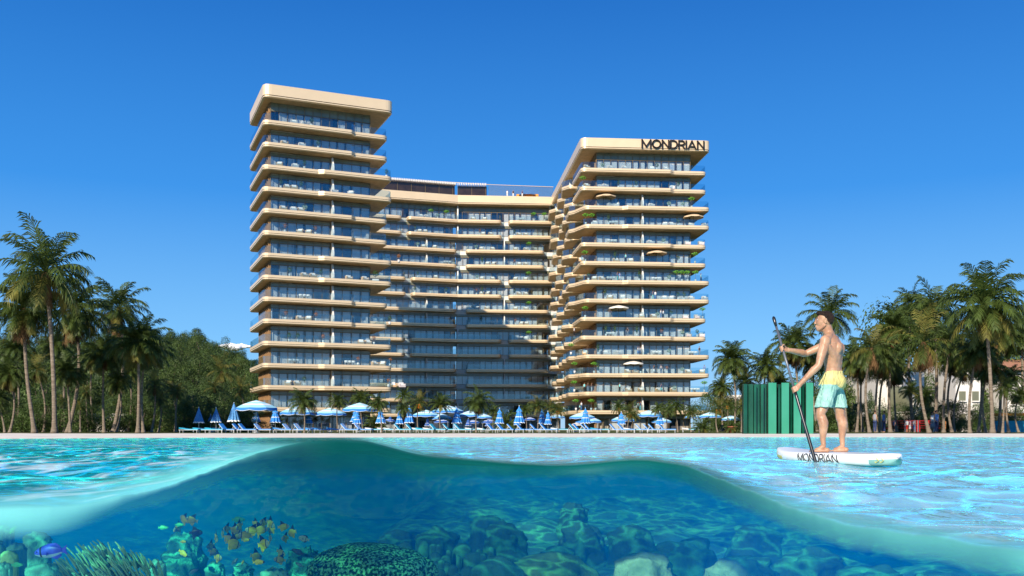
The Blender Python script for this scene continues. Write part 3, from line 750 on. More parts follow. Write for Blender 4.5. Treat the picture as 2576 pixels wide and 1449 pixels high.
for n in range(1, 15):
    if n in (1, 2): sp = [(900, 1012), (1027, 1262), (1280, 1392)]
    elif n in (5, 6): sp = [(900, 1022), (1037, 1262), (1280, 1392)]
    elif n in (9, 10): sp = [(900, 1021), (1036, 1262), (1280, 1381)]
    elif n in (3, 4): sp = [(900, 1150), (1172, 1370)]
    else: sp = [(900, 1150), (1172, 1381)]
    for (a, c) in sp:
        w = wing_outline(a, c); k = len(w)
        pts = [(p[0], p[1], .1 if (i >= k // 2) else (.3 if 0 < i < k // 2 - 1 else 1.0)) for i, p in enumerate(w)]
        poly = fillet(pts, 1.0, 5); mids = [(Vector(w[0]) + Vector(w[k // 2 - 1])) / 2]
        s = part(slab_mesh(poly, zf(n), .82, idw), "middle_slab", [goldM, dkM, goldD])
        back = w[k // 2:]
        def front(m, back=back):
            for p, q in zip(back, back[1:]):
                p = Vector(p); q = Vector(q); d = (q - p); t = (m - p).dot(d) / d.length_squared
                if -.02 <= t <= 1.02 and abs((m - p).cross(d) / d.length) < .35: return False
            return True
        rail_mesh(poly, zf(n), idw, front).build("balcony_railing", railG, s)
rnd = random.Random(4)
for n in range(0, 15):
    zb = zf(n) if n else GZ; zt = zf(n - 1) - .95 if n > 1 else (54.5 if n == 1 else zf(14) - .95)
    for k in (0, 1):
        xf, L_, an_, _ = segs[k]
        window_bay(xf, (12 if k == 0 else -.3, 2.5), (L_ + (.3 if k == 0 else 2.5), 2.5), zb, zt, rnd, (0, 1), density=.72)
        b = MB()
        V = [(*xf(u, v), z) for z in (zt, zt + .95) for (u, v) in ((12 if k == 0 else -.28, 2.48), (L_ + 2.4 * k + .28, 2.48), (L_ + 2.4 * k + .28, 2.9), (12 if k == 0 else -.28, 2.9))]
        b.add(V, [(3, 2, 1, 0), (4, 5, 6, 7), (0, 1, 5, 4), (1, 2, 6, 5), (2, 3, 7, 6), (3, 0, 4, 7)]); part(b, "floor_band", whiteM)
    if n in (3, 4, 7, 8, 11, 12, 13):   # fins between flats
        for k, u in ((0, on_seg(0, 1077)), (1, on_seg(1, 1270))):
            b = MB(); xf = segs[k][0]
            V = []
            for uu in (u - .12, u + .12):
                for (v, z) in ((2.5, zb), (.9, zb), (.9, zb + .9), (1.75, zt), (2.5, zt)): V.append((*xf(uu, v), z))
            b.add(V, [(0, 1, 2, 3, 4), (9, 8, 7, 6, 5), (0, 5, 6, 1), (1, 6, 7, 2), (2, 7, 8, 3), (3, 8, 9, 4), (4, 9, 5, 0)]); part(b, "balcony_divider", whiteM)
    elif n:
        b = MB(); xf = segs[1][0]; V = []
        for uu in (-.15, .15):
            for (v, z) in ((2.5, zb), (.7, zb), (.7, zb + .9), (1.75, zt), (2.5, zt)): V.append((*xf(uu, v), z))
        b.add(V, [(0, 1, 2, 3, 4), (9, 8, 7, 6, 5), (0, 5, 6, 1), (1, 6, 7, 2), (2, 7, 8, 3), (3, 8, 9, 4), (4, 9, 5, 0)]); part(b, "balcony_divider", whiteM)
b = MB()
for k in (0, 1):
    xf, L_, _, _ = segs[k]
    V = [(*xf(u, v), z) for z in (GZ, 54.4) for (u, v) in ((0, 6.3), (L_ + 3 * k, 6.3), (L_ + 3 * k, 18), (0, 18))]
    b.add(V, [(3, 2, 1, 0), (4, 5, 6, 7), (0, 1, 5, 4), (1, 2, 6, 5), (2, 3, 7, 6), (3, 0, 4, 7)])
part(b, "rear_block", whiteM)
w = [MW[0], MW[1], (11.5, 231.15), (12.5, 249), (-17, 247), (-51, 236)]
poly = fillet([(x, y, .1) for x, y in w], .1, 2)
part(slab_mesh(poly, 56.1 + CAMZ, 2.15, idw, [(.0, 0), (.0, .80), (.10, .81), (.10, .84), (.04, .85), (.04, .93), (.35, 1.0)]), "roof_band", [goldM, dkM, goldD])
# roof bar on the wing
barM = mat("bar_glass", (.035, .022, .015), .15, var=.3, scale=.8, spec=.7)
slatM = mat("roof_slat", (.80, .76, .70), .6)
zr = 56.1 + CAMZ
bar = MB(); fr = MB(); sl_ = MB()
for k, (u0, u1) in enumerate(((4, segs[0][1]), (0, on_seg(1, 1226)))):
    xf = segs[k][0]
    V = [(*xf(u, v), z) for z in (zr, zr + 2.9) for (u, v) in ((u0, 3.0), (u1, 3.0), (u1, 9), (u0, 9))]
    bar.add(V, [(3, 2, 1, 0), (4, 5, 6, 7), (0, 1, 5, 4), (1, 2, 6, 5), (2, 3, 7, 6), (3, 0, 4, 7)])
    s = u0
    while s < u1:
        V = [(*xf(uu, vv), z) for z in (zr, zr + 2.8) for (uu, vv) in ((s, 2.9), (s + .08, 2.9), (s + .08, 2.995), (s, 2.995))]
        fr.add(V, [(3, 2, 1, 0), (4, 5, 6, 7), (0, 1, 5, 4), (1, 2, 6, 5), (2, 3, 7, 6), (3, 0, 4, 7)]); s += 3.4
    s = u0
    while s < u1:
        V = [(*xf(uu, vv), z) for z in (zr + 2.95, zr + 3.5) for (uu, vv) in ((s, 1.9), (s + .16, 1.9), (s + .16, 5), (s, 5))]
        sl_.add(V, [(3, 2, 1, 0), (4, 5, 6, 7), (0, 1, 5, 4), (1, 2, 6, 5), (2, 3, 7, 6), (3, 0, 4, 7)]); s += .42
ba = part(bar, "roof_bar", barM); fr.build("window_frame", frameM, ba); sl_.build("slat_canopy", slatM, ba)
# tall woven net fence and its rail
net = bpy.data.materials.new("roof_net"); net.use_nodes = True
N = net.node_tree.nodes; L = net.node_tree.links
tcn = N.new('ShaderNodeTexCoord'); wv = N.new('ShaderNodeTexWave'); wv.wave_type = 'BANDS'; wv.bands_direction = 'DIAGONAL'; wv.inputs['Scale'].default_value = 3.2
L.new(tcn.outputs['Object'], wv.inputs[0]); cr = N.new('ShaderNodeValToRGB'); cr.color_ramp.elements[0].position = .62; cr.color_ramp.elements[1].position = .7; L.new(wv.outputs[0], cr.inputs[0])
tr = N.new('ShaderNodeBsdfTransparent'); mx = N.new('ShaderNodeMixShader'); L.new(cr.outputs[0], mx.inputs[0]); L.new(tr.outputs[0], mx.inputs[1])
N['Principled BSDF'].inputs[0].default_value = (.08, .16, .30, 1); L.new(N['Principled BSDF'].outputs[0], mx.inputs[2]); L.new(mx.outputs[0], N['Material Output'].inputs[0])
nb = MB(); xf = segs[1][0]; ua, ub = on_seg(1, 1231), on_seg(1, 1396)
for q in (3.2, 3.24):
    V = [(*xf(ua, q), zr), (*xf(ub, q), zr), (*xf(ub, q), zr + 3.15), (*xf(ua, q), zr + 3.3)]; nb.add(V, [(0, 1, 2, 3) if q < 3.22 else (3, 2, 1, 0)])
nf = part(nb, "roof_net", net)
tb = MB(); tb.tube([(*xf(ua - 18, 3.0), zr + 4.1), (*xf(0, 3.0), zr + 3.75), (*xf(ua, 3.1), zr + 3.45), (*xf(ub, 3.1), zr + 3.2)], .07, 6)
tb.tube([(*xf(ua, 3.1), zr + .55), (*xf(ub, 3.1), zr + .45)], .05, 6); tb.build("net_rail", goldM, nf)
# striped half-round kiosk on the roof
kM = mat("orange_panel", (.80, .30, .03), .6); kS = mat("striped_canopy", (.75, .85, .9), .6)
ks = empty("roof_kiosk", (*segs[1][0](on_seg(1, 1330), 3.4), zr)); tag(ks, "low orange kiosk with a blue and white striped fan roof on the middle wing's roof", "kiosk")
b = MB(); R_ = 2.6
for i in range(16):
    a0, a1 = PI * i / 16, PI * (i + 1) / 16
    b.add([(0, 0, 1.5), (R_ * math.cos(a0), -R_ * math.sin(a0) * .8, .95), (R_ * math.cos(a1), -R_ * math.sin(a1) * .8, .95)], [(0, 1, 2)], i % 2)
    b.add([(0, .1, 1.42), (R_ * math.cos(a0), -R_ * math.sin(a0) * .8, .87), (R_ * math.cos(a1), -R_ * math.sin(a1) * .8, .87)], [(0, 2, 1)], i % 2)
b.build("canopy", [kS, mat("canopy_stripe", (.12, .30, .65), .6)], ks)
b = MB()
for sx in (-1, 1): b.box((sx * (R_ - .25), -.6, .5), (.6, 1.8, 1.0))
b.box((0, -.1, 1.05), (5.4, .25, .5)); b.box((0, .6, .6), (4.6, .2, 1.2)); b.build("counter_frame", kM, ks)
# ---- letters built from strokes
def letters(word, H, st, gap=.22, depth=.1, slant=0, sub=1):
    """polyline letters: returns MB in the x-z plane, front at y=0, and total width"""
    G = {'M': (1.15, [[(0, 0), (.0, 1), (.575, .12), (1.15, 1), (1.15, 0)]]), 'O': (1.05, ['O']), 'N': (.85, [[(0, 0), (0, 1), (.85, 0), (.85, 1)]]),
         'D': (.85, [[(0, 1), (0, 0), (.42, 0), (.70, .12), (.85, .36), (.85, .64), (.70, .88), (.42, 1), (0, 1)]]),
         'R': (.72, [[(0, 0), (0, 1), (.45, 1), (.66, .9), (.72, .73), (.66, .55), (.45, .45), (.1, .45)], [(.40, .45), (.74, 0)]]),
         'I': (.0, [[(0, 0), (0, 1)]]), 'A': (1.0, [[(0, 0), (.5, 1), (1, 0)], [(.28, .25), (.80, .25)]])}
    b = MB(); x = 0
    for ch in word:
        w, strokes = G[ch]
        for s in strokes:
            if s == 'O': s = [(w / 2 + w / 2 * math.sin(2 * PI * k / 20), .5 + .5 * math.cos(2 * PI * k / 20)) for k in range(21)]
            fine = []
            for (p, q) in zip(s, s[1:]):
                k_ = sub if s is not None else 1
                fine += [((p[0] + (q[0] - p[0]) * i / k_, p[1] + (q[1] - p[1]) * i / k_), (p[0] + (q[0] - p[0]) * (i + 1) / k_, p[1] + (q[1] - p[1]) * (i + 1) / k_)) for i in range(k_)]
            for (p, q) in fine:
                P_ = Vector(((x + p[0]) * H, p[1] * H)); Q_ = Vector(((x + q[0]) * H, q[1] * H)); d = (Q_ - P_); d.normalize(); n_ = Vector((-d.y, d.x)) * st / 2
                e = d * st * .42; c4 = [P_ - e + n_, P_ - e - n_, Q_ + e - n_, Q_ + e + n_]
                V = [(v.x + slant * v.y, yy, v.y) for yy in (0, depth) for v in c4]
                b.add(V, [(0, 1, 2, 3), (7, 6, 5, 4), (0, 4, 5, 1), (1, 5, 6, 2), (2, 6, 7, 3), (3, 7, 4, 0)])
        x += w + gap
    return b, (x - gap) * H
lt, lw = letters("MONDRIAN", 1.46, .27, gap=.27, depth=.22)
u0 = 25.4 - 1.3 - lw
lt.v = [(*xfR(u0 + x, y - .34), z + 56.1 + CAMZ - 1.70) for x, y, z in lt.v]
part(lt, "sign_lettering", mat("sign_dark", (.02, .014, .01), .4))
# ================================================================ PALMS, TREES, HILL
ORDS = ('first second third fourth fifth sixth seventh eighth ninth tenth eleventh twelfth thirteenth fourteenth fifteenth sixteenth seventeenth eighteenth nineteenth twentieth').split()
TENS = {20: 'twenty', 30: 'thirty', 40: 'forty', 50: 'fifty', 60: 'sixty', 70: 'seventy', 80: 'eighty', 90: 'ninety'}
def ORD(n):
    if n <= 20: return ORDS[n - 1]
    t, u = n // 10 * 10, n % 10
    return TENS[t] + '-' + ORDS[u - 1] if u else TENS[t][:-1] + 'ieth'
leafM = mat("palm_leaf", (.070, .105, .020), .5, scale=3, var=.4, spec=.35, trans=.25)
leafY = mat("palm_leaf_yellow", (.16, .15, .03), .55, scale=3, var=.4, spec=.3, trans=.25)
leafD = mat("palm_leaf_dead", (.13, .075, .035), .9, scale=3, var=.4, spec=.1)
barkM = mat("palm_bark", (.33, .27, .20), .95, scale=2.2, var=.3, bump=.9, bscale=7, stretch=(1, 1, 9), spec=.1, col2=(.15, .11, .08))
fruitM = mat("palm_fruit", (.85, .25, .02), .5, scale=8, var=.3)
def frond(b, rnd, el, az, Lf, mi, droop=1.0, nl=30, wide=1.0):
    """arched rachis with two rows of narrow leaflets"""
    d = Vector((math.cos(az) * math.cos(el), math.sin(az) * math.cos(el), math.sin(el)))
    p = Vector((0, 0, 0)) + d * .03; n = 13; pts = [p.copy()]; ds = [d.copy()]
    g = Vector((0, 0, -1)); tw = rnd.uniform(-.12, .12); side = d.cross(Vector((0, 0, 1)))
    side = side.normalized() if side.length > .05 else Vector((math.sin(az), -math.cos(az), 0))
    for k in range(n):
        t = (k + 1) / n
        d = (d + g * (.055 + .17 * t * t) * droop + side * tw * .12).normalized()
        p = p + d * (Lf / n); pts.append(p.copy()); ds.append(d.copy())
    b.tube(pts, [.012 * (1 - .85 * i / n) + .001 for i in range(n + 1)], 3, mi, cap=False)
    for s in (-1, 1):
        for k in range(nl):
            t = .12 + .88 * (k + rnd.random() * .6) / nl; q = t * n; i = min(int(q), n - 1); f = q - i
            base = pts[i].lerp(pts[i + 1], f); dd = ds[min(i + 1, n)]
            sd = dd.cross(Vector((0, 0, 1))); sd = sd.normalized() if sd.length > .05 else side
            up = sd.cross(dd)
            ll = Lf * .30 * (math.sin(PI * min(1, .12 + t * .80)) ** .7) * rnd.uniform(.75, 1.15)
            ldir = (sd * s * 1.0 + dd * (.75 + .5 * t) + up * rnd.uniform(-.35, .30) - Vector((0, 0, .25 * droop))).normalized()
            mid = base + ldir * ll * .55; tip = base + ldir * ll * .95 - Vector((0, 0, ll * rnd.uniform(.18, .42)))
            wv = dd * (.0145 * wide)
            b.add([base - wv * .6, base + wv * .6, mid + wv, mid - wv, tip], [(0, 1, 2, 3), (3, 2, 4)], mi)
def crown_mesh(seed, kind):
    rnd = random.Random(seed); b = MB()
    if kind == 'full': nf, nl = 54, 32
    elif kind == 'ragged': nf, nl = 36, 30
    else: nf, nl = 30, 20
    for i in range(nf):
        t = (i + .5) / nf; el = R(84) - t ** .9 * R(125 if kind != 'young' else 95) + rnd.uniform(-.12, .12)
        az = i * 2.39996 + rnd.uniform(-.25, .25)
        yel = (t > .74 and rnd.random() < .5) or (kind == 'yellow' and rnd.random() < .3)
        frond(b, rnd, el, az, rnd.uniform(.86, 1.12) * (1 if el > -.2 else .85), 1 if yel else 0, .85 + .5 * rnd.random(), nl, 1.0 if kind != 'young' else 1.6)
    me = b.build("crown", [leafM, leafY], None); m = me.data; bpy.data.objects.remove(me); return m
def skirt_mesh(seed, big):
    rnd = random.Random(seed); b = MB()
    for i in range(26 if big else 12):
        az = rnd.uniform(0, 6.28); frond(b, rnd, rnd.uniform(-1.45, -.75), az, rnd.uniform(.45, .75) * (1.1 if big else .8), 0, 1.6, 12, 1.5)
    b.lathe([(.02, .05), (.07, 0), (.08, -.12), (.05, -.3)], 8)
    me = b.build("dead_fronds", [leafD], None); m = me.data; bpy.data.objects.remove(me); return m
CR = {('full', i): crown_mesh(20 + i, 'full') for i in range(3)}
CR.update({('ragged', i): crown_mesh(30 + i, 'ragged') for i in range(3)})
CR.update({('yellow', i): crown_mesh(40 + i, 'yellow') for i in range(2)})
CR.update({('young', i): crown_mesh(50 + i, 'young') for i in range(2)})
SK = [skirt_mesh(60, True), skirt_mesh(61, True), skirt_mesh(62, False), skirt_mesh(63, False)]
def meshobj(name, me, parent): o = bpy.data.objects.new(name, me); COL.objects.link(o); o.parent = parent; return o
_rp = random.Random(12)
def palm(cx, cy, Rp, bx, Y, kind, name, label, group, skirt=True, fruit=False, tw=1.0):
    """palm whose crown centre is seen at (cx, cy), crown radius Rp picture units, trunk foot below bx"""
    base = Vector((*px2(bx, Y), GZ - .05)); top = at(cx, cy, Y); s = F / Y; r = Rp / s * (1.08 if bx < 500 else 1.2)
    t = empty(name, base); tag(t, label, 'palm', group)
    tp = top - base; h = tp.z
    w = .022 * (h ** .5) * 1.9 * tw; w = min(w, .17 + .02 * h) 
    n = 14; pts = []; rad = []
    cv = _rp.uniform(-.06, .06) * h
    for i in range(n * 3 + 1):
        q = i / (n * 3); pts.append((tp.x * (q ** 1.35) + cv * math.sin(PI * q), .25 * math.sin(PI * q) * _rp.choice((1,)), h * q))
        fl = 1 + .9 * math.exp(-q * h / .35); rad.append(w * fl * (1 - .32 * q) * (1.035 if i % 2 else .965))
    b = MB(); b.tube(pts, rad, 9); b.build("trunk", barkM, t, True)
    c = meshobj("crown", CR[(kind, _rp.randrange(2 if kind in ('yellow', 'young') else 3))], t); c.location = (tp.x, 0, h); c.scale = (r, r, r * _rp.uniform(.92, 1.05)); c.rotation_euler = (_rp.uniform(-.12, .12), _rp.uniform(-.12, .12), _rp.uniform(0, 6.28))
    if skirt:
        c = meshobj("dead_fronds", SK[_rp.randrange(2) + (0 if skirt == 2 else 2)], t); c.location = (tp.x, 0, h); c.scale = (r,) * 3; c.rotation_euler = (0, 0, _rp.uniform(0, 6.28))
    if fruit:
        for k in range(3):
            b = MB(); a = -PI / 2 + (k - 1) * .9
            for j in range(16):
                b.ico((math.cos(a) * r * .16 + _rp.uniform(-.05, .05) * r, math.sin(a) * r * .16 + _rp.uniform(-.05, .05) * r, -_rp.uniform(.12, .42) * r), r * .038, 1)
            b.build("fruit_cluster", fruitM, t, True, (tp.x, 0, h))
    return t
LEFT = [  # cx, cy, R, base x, Y, kind, skirt
 (115,688,128,137,64,'ragged',1),(61,777,98,87,66,'full',2),(186,785,95,170,74,'full',2),(299,777,82,285,82,'ragged',2),(347,861,78,347,70,'full',1),(366,884,66,361,74,'full',1),
 (262,894,60,262,74,'full',1),(169,938,52,177,72,'full',1),(24,942,52,24,74,'full',2),(-8,1000,46,12,76,'full',1),(93,934,44,109,84,'yellow',1),(297,962,40,292,78,'full',1),
 (389,970,38,381,80,'yellow',1),(402,1002,30,398,82,'yellow',1),(218,987,27,223,84,'yellow',1),(202,1023,22,202,82,'yellow',0),(157,1010,22,160,88,'yellow',1),(434,980,30,440,86,'yellow',1),
 (447,984,28,443,80,'yellow',1),(471,1028,22,472,84,'yellow',1),(558,936,40,558,120,'yellow',1),(531,1022,26,561,88,'yellow',1),(540,976,24,545,96,'yellow',1),(606,978,28,607,98,'yellow',1),(40,880,50,45,88,'full',1),(140,870,48,150,90,'full',1),(230,905,40,236,92,'full',1),(325,935,36,322,90,'full',1)]
_k = sorted(range(len(LEFT)), key=lambda i: LEFT[i][3])
for i, (cx, cy_, Rp, bx, Y, kd, sk) in enumerate(LEFT):
    sz = "tall" if cy_ < 900 else ("mid-height" if cy_ < 1000 else "short"); ex = {2: "thick shaggy dead fronds", 1: "a few brown dead fronds", 0: "yellowing fronds"}[sk]
    palm(cx, cy_, Rp, bx, Y, kd, "palm_tree", f"{sz} palm with {ex}, {ORD(_k.index(i) + 1)} from left in left grove", "palms of the left grove", sk, tw=1.15 if Rp > 70 else 1)
RESORT = [(762,1013,37,765,68,'ragged',1,0),(849,1010,27,850,92,'ragged',0,0),(908,1006,29,914,104,'young',0,0),(951,1015,26,960,74,'ragged',1,0),(1017,998,23,1017,118,'young',0,0),(1016,1030,21,1015,80,'ragged',2,0),
 (1054,1013,28,1052,92,'yellow',0,1),(1108,1019,28,1108,90,'young',0,0),(1204,1010,36,1198,76,'ragged',2,0),(1241,1037,21,1241,112,'young',0,0),(1323,1034,19,1325,110,'young',0,0),(1352,1020,26,1352,90,'yellow',0,1),
 (1386,1025,21,1387,94,'yellow',0,1),(1404,1031,24,1407,88,'yellow',0,1),(1557,1024,20,1556,94,'ragged',0,1),(1583,1037,27,1577,84,'yellow',0,1),(1592,1048,18,1588,92,'young',0,0),(1656,1032,19,1659,96,'young',0,0),(1677,1034,22,1677,86,'ragged',1,0),
 (1700,1024,26,1705,82,'ragged',0,0),(1738,1037,20,1739,82,'ragged',0,0),(1807,1027,26,1806,80,'yellow',0,1),(1831,1018,22,1833,96,'yellow',0,1),(1863,1024,19,1865,82,'yellow',0,0)]
_k = sorted(range(len(RESORT)), key=lambda i: RESORT[i][3])
for i, (cx, cy_, Rp, bx, Y, kd, sk, fr) in enumerate(RESORT):
    palm(cx, cy_, Rp, bx, Y, kd, "palm_tree", f"small palm {'with orange fruit' if fr else ('with brown dead fronds' if sk else 'with arching fronds')}, {ORD(_k.index(i) + 1)} from the left in front of the hotel", "small palms before the hotel", sk, bool(fr), tw=.8)
RIGHT = [(1872,960,34,1874,104,'full',1),(1815,975,30,1818,106,'full',1),(1960,965,36,1962,104,'full',0),(2050,905,50,2056,92,'full',1),(1842,907,50,1846,96,'full',1),(1929,922,44,1917,98,'full',0),(1996,870,56,2011,88,'full',2),(2088,793,68,2130,82,'ragged',1),(2193,876,64,2188,72,'yellow',2),(2348,780,76,2352,80,'ragged',1),(2253,825,60,2240,76,'full',2),
 (2294,765,48,2300,88,'ragged',1),(2323,863,78,2338,68,'yellow',2),(2478,771,100,2497,62,'full',1),(2459,882,56,2440,66,'full',2),(2527,977,33,2522,66,'yellow',1),(2392,857,50,2374,74,'full',1),(2563,996,26,2563,80,'full',1),
 (2150,905,48,2155,80,'full',2),(2168,925,44,2170,84,'yellow',2),(2214,905,50,2204,76,'full',2),(2228,915,46,2215,80,'full',1),(2292,985,28,2290,88,'young',0),(2402,905,46,2395,80,'full',2),(2425,935,40,2401,84,'yellow',1),
 (2468,915,42,2461,72,'full',2),(2488,925,44,2481,70,'full',2),(2540,950,34,2538,76,'full',1),(2249,935,42,2256,84,'full',2),(2325,1000,30,2323,96,'full',1),(2575,840,60,2590,80,'full',1),(2520,840,60,2514,72,'full',2)]
_k = sorted(range(len(RIGHT)), key=lambda i: RIGHT[i][3])
for i, (cx, cy_, Rp, bx, Y, kd, sk) in enumerate(RIGHT):
    sz = "tall" if cy_ < 870 else ("mid-height" if cy_ < 960 else "short"); ex = {2: "thick shaggy dead fronds", 1: "a few brown dead fronds", 0: "clean green fronds"}[sk]
    palm(cx, cy_, Rp, bx, Y, kd, "palm_tree", f"{sz} palm with {ex}, {ORD(_k.index(i) + 1)} from left in right grove", "palms of the right grove", sk, tw=1.1 if Rp > 70 else 1)
# low bushy palms and the potted one
for (px, py, Rp, Y, lab, pot) in ((1273,1058,34,88,"low bushy palm with long drooping fronds behind the blue parasols, centre",0),(1768,1072,28,72,"dense low palm bush on the sand at the hotel's right end",0),(1842,1068,21,70,"feathery palm in a terracotta pot beside the green screen",1),
                          (690+10,1066,22,100,"low palm clump behind the small palm at the left tower's foot",0),(946,1062,30,98,"leafy low palm clump hanging green fronds behind the striped parasols",0)):
    b0 = Vector((*px2(px, Y), GZ)); t = empty("palm_bush" if not pot else "potted_palm", b0); tag(t, lab, 'palm' if not pot else 'potted palm')
    r = Rp / F * Y * 1.2; z = (HZ - py) / F * Y + CAMZ - GZ
    c = meshobj("crown", CR[('young', 0 if pot else 1)], t); c.location = (0, 0, max(.25, z - .3 * r)); c.scale = (r, r, r * 1.1)
    b = MB(); b.tube([(0, 0, 0), (0, 0, max(.3, z - .3 * r))], .12, 7); b.build("trunk", barkM, t)
    if pot: b = MB(); b.lathe([(.0, 0), (.25, 0), (.34, .42), (.38, .42), (.38, .5), (.3, .5), (.28, .44), (0, .44)], 16); b.build("pot", mat("terracotta", (.42, .15, .08), .8), t, True)
# broadleaf trees
bl = [mat("broadleaf", (.060, .105, .022), .55, scale=1.2, var=.6, spec=.3, trans=.2), mat("broadleaf_light", (.10, .15, .035), .55, scale=1.2, var=.5, spec=.3, trans=.2)]
woodM = mat("tree_bark", (.16, .12, .09), .95, scale=3, var=.3)
def broad_mesh(seed, nleaf=6500, low=.15):
    rnd = random.Random(seed); b = MB(); cl = []
    for i in range(17):
        a = rnd.uniform(0, 6.28); z = rnd.uniform(low, .95); rr = (1 - abs(z - .5) * 1.1) * rnd.uniform(.25, .9) * .62
        cl.append((Vector((rr * math.cos(a), rr * math.sin(a), z)), rnd.uniform(.16, .30)))
    for i in range(nleaf):
        c, r = rnd.choice(cl); d = Vector((rnd.gauss(0, 1), rnd.gauss(0, 1), rnd.gauss(0, 1))).normalized()
        if d.z < -.3 and rnd.random() < .6: d.z = -d.z
        p = c + d * r * rnd.uniform(.72, 1.08) * (1 + .25 * mnoise.noise(c * 9 + d * 2.2)); s = rnd.uniform(.011, .023)
        n = (d + Vector((rnd.uniform(-.7, .7), rnd.uniform(-.7, .7), rnd.uniform(-.2, .9)))).normalized(); u = n.orthogonal().normalized(); v = n.cross(u)
        if rnd.random() < .5: u, v = v, u
        b.add([p - u * s, p - v * s * .6, p + u * s, p + v * s * .6], [(0, 1, 2, 3)], 1 if rnd.random() < .35 else 0)
    m = b.build("crown", bl, None); me = m.data; bpy.data.objects.remove(m)
    b = MB(); b.tube([(0, 0, 0), (.01, 0, .2), (-.01, .01, .45)], [.035, .028, .016], 7)
    for c, r in cl[:9]: b.tube([(0, 0, .18 + .02 * len(b.v) % .1), c * .5 + Vector((0, 0, .12)), c], [.016, .010, .004], 5)
    m = b.build("trunk", woodM, None, True); mt = m.data; bpy.data.objects.remove(m)
    return me, mt
BT = [broad_mesh(70 + i) for i in range(3)] + [broad_mesh(80 + i, 8000, .0) for i in range(2)]
_rb = random.Random(21)
def btree(X, Y, z0, h, w, label, group, name="broadleaf_tree", var=None):
    t = empty(name, (X, Y, z0)); tag(t, label, 'tree', group)
    cm, tm = BT[var if var is not None else _rb.randrange(5)]
    for nm, me in (("crown", cm), ("trunk", tm)):
        o = meshobj(nm, me, t); o.scale = (w, w, h); o.rotation_euler = (0, 0, 0)
    t.rotation_euler = (0, 0, _rb.uniform(0, 6.28)); return t
# hill behind the left grove
HILL = [(-600, 880), (0, 855), (200, 850), (330, 846), (420, 850), (500, 856), (560, 878), (600, 896), (660, 925), (760, 985), (900, 1070), (1100, 1085)]
def hill_z(x, y):
    px = 1288 + x / y * F; r = 0
    for a, c in zip(HILL, HILL[1:]):
        if a[0] <= px <= c[0]: r = a[1] + (c[1] - a[1]) * (px - a[0]) / (c[0] - a[0])
    if not r: return -1
    H = (HZ - r) / F * 330 - 6
    return -1 + (H + 1) * smooth(150, 330, y) * (1 - smooth(345, 600, y)) + 1.2 * mnoise.noise(Vector((x * .04, y * .04, 0)))
hm = mat("hill_soil", (.05, .07, .02), .95, var=.5, scale=.1)
grid("hill", rng(-330, -25, 8), rng(140, 620, 12), lambda x, y: hill_z(x, y) if x / y * F + 1288 < 1050 else -1, hm)
pos = []
for rowY in (178, 205, 232, 258, 284, 310, 332, 345):
    px = 300 + _rb.uniform(0, 20)
    while px < 680:
        pos.append((px, rowY + _rb.uniform(-8, 8))); px += _rb.uniform(22, 34) * (250 / rowY) ** .5
    if rowY > 240:
        px = 5
        while px < 300: pos.append((px, rowY + _rb.uniform(-8, 8))); px += _rb.uniform(40, 60)
byrow = {}
for i, (px, Y) in enumerate(sorted(pos, key=lambda p: p[0])):
    x = (px - 1288) / F * Y; h = _rb.uniform(6.5, 9.5)
    if px > 640: h *= .8
    btree(x, Y, hill_z(x, Y) - 1.5, h, h * _rb.uniform(.75, .95), f"rounded green tree on the wooded hill, {ORD(i + 1) if i < 99 else 'one hundred and ' + ORD(i - 99)} from left", "trees on the hill behind the left grove")
# dark understorey trees behind both groves
U = []
for px in range(-20, 640, 22): U.append((px + _rb.uniform(-8, 8), _rb.uniform(92, 125), _rb.uniform(4.0, 6.5) if px < 360 else _rb.uniform(3.2, 4.8), 'l'))
for px in range(-10, 640, 34): U.append((px + _rb.uniform(-8, 8), _rb.uniform(84, 92), _rb.uniform(1.8, 3.2), 'l'))
for px in (10, 60, 110, 160, 215, 262, 300): U.append((px, _rb.uniform(118, 138), _rb.uniform(8.0, 9.5), 'l'))
for px in range(1790, 2600, 23): U.append((px + _rb.uniform(-8, 8), _rb.uniform(100, 128), _rb.uniform(3.0, 4.6) if px < 2100 else _rb.uniform(4.5, 7), 'r'))
for px in range(2050, 2600, 30): U.append((px + _rb.uniform(-8, 8), _rb.uniform(90, 98), _rb.uniform(1.8, 3.0), 'r'))
for (px, py) in ((1830, 1000), (1905, 985), (1950, 965), (1985, 960), (2030, 930), (2070, 930), (2110, 900), (2190, 850), (2230, 838), (2265, 800), (2300, 780), (2335, 800), (2500, 862), (2530, 872), (2400, 880), (2370, 840)):
    Y = _rb.uniform(104, 118); U.append((px, Y, (HZ - py) / F * Y, 'r'))
U.sort()
for sd, nm in (('l', "left"), ('r', "right")):
    for i, (px, Y, h, s) in enumerate([u for u in U if u[3] == sd]):
        kind = "low leafy bush" if h < 3.3 else ("tall dark leafy tree" if h > 7.5 else "dark leafy tree")
        btree((px - 1288) / F * Y, Y, GZ, h, max(h * .75, 3.2), f"{kind} behind the {nm} palm grove, {ORD(i + 1)} from the left of that row", f"leafy trees behind the {nm} grove", var=(3 + _rb.randrange(2)) if h < 7 else None)
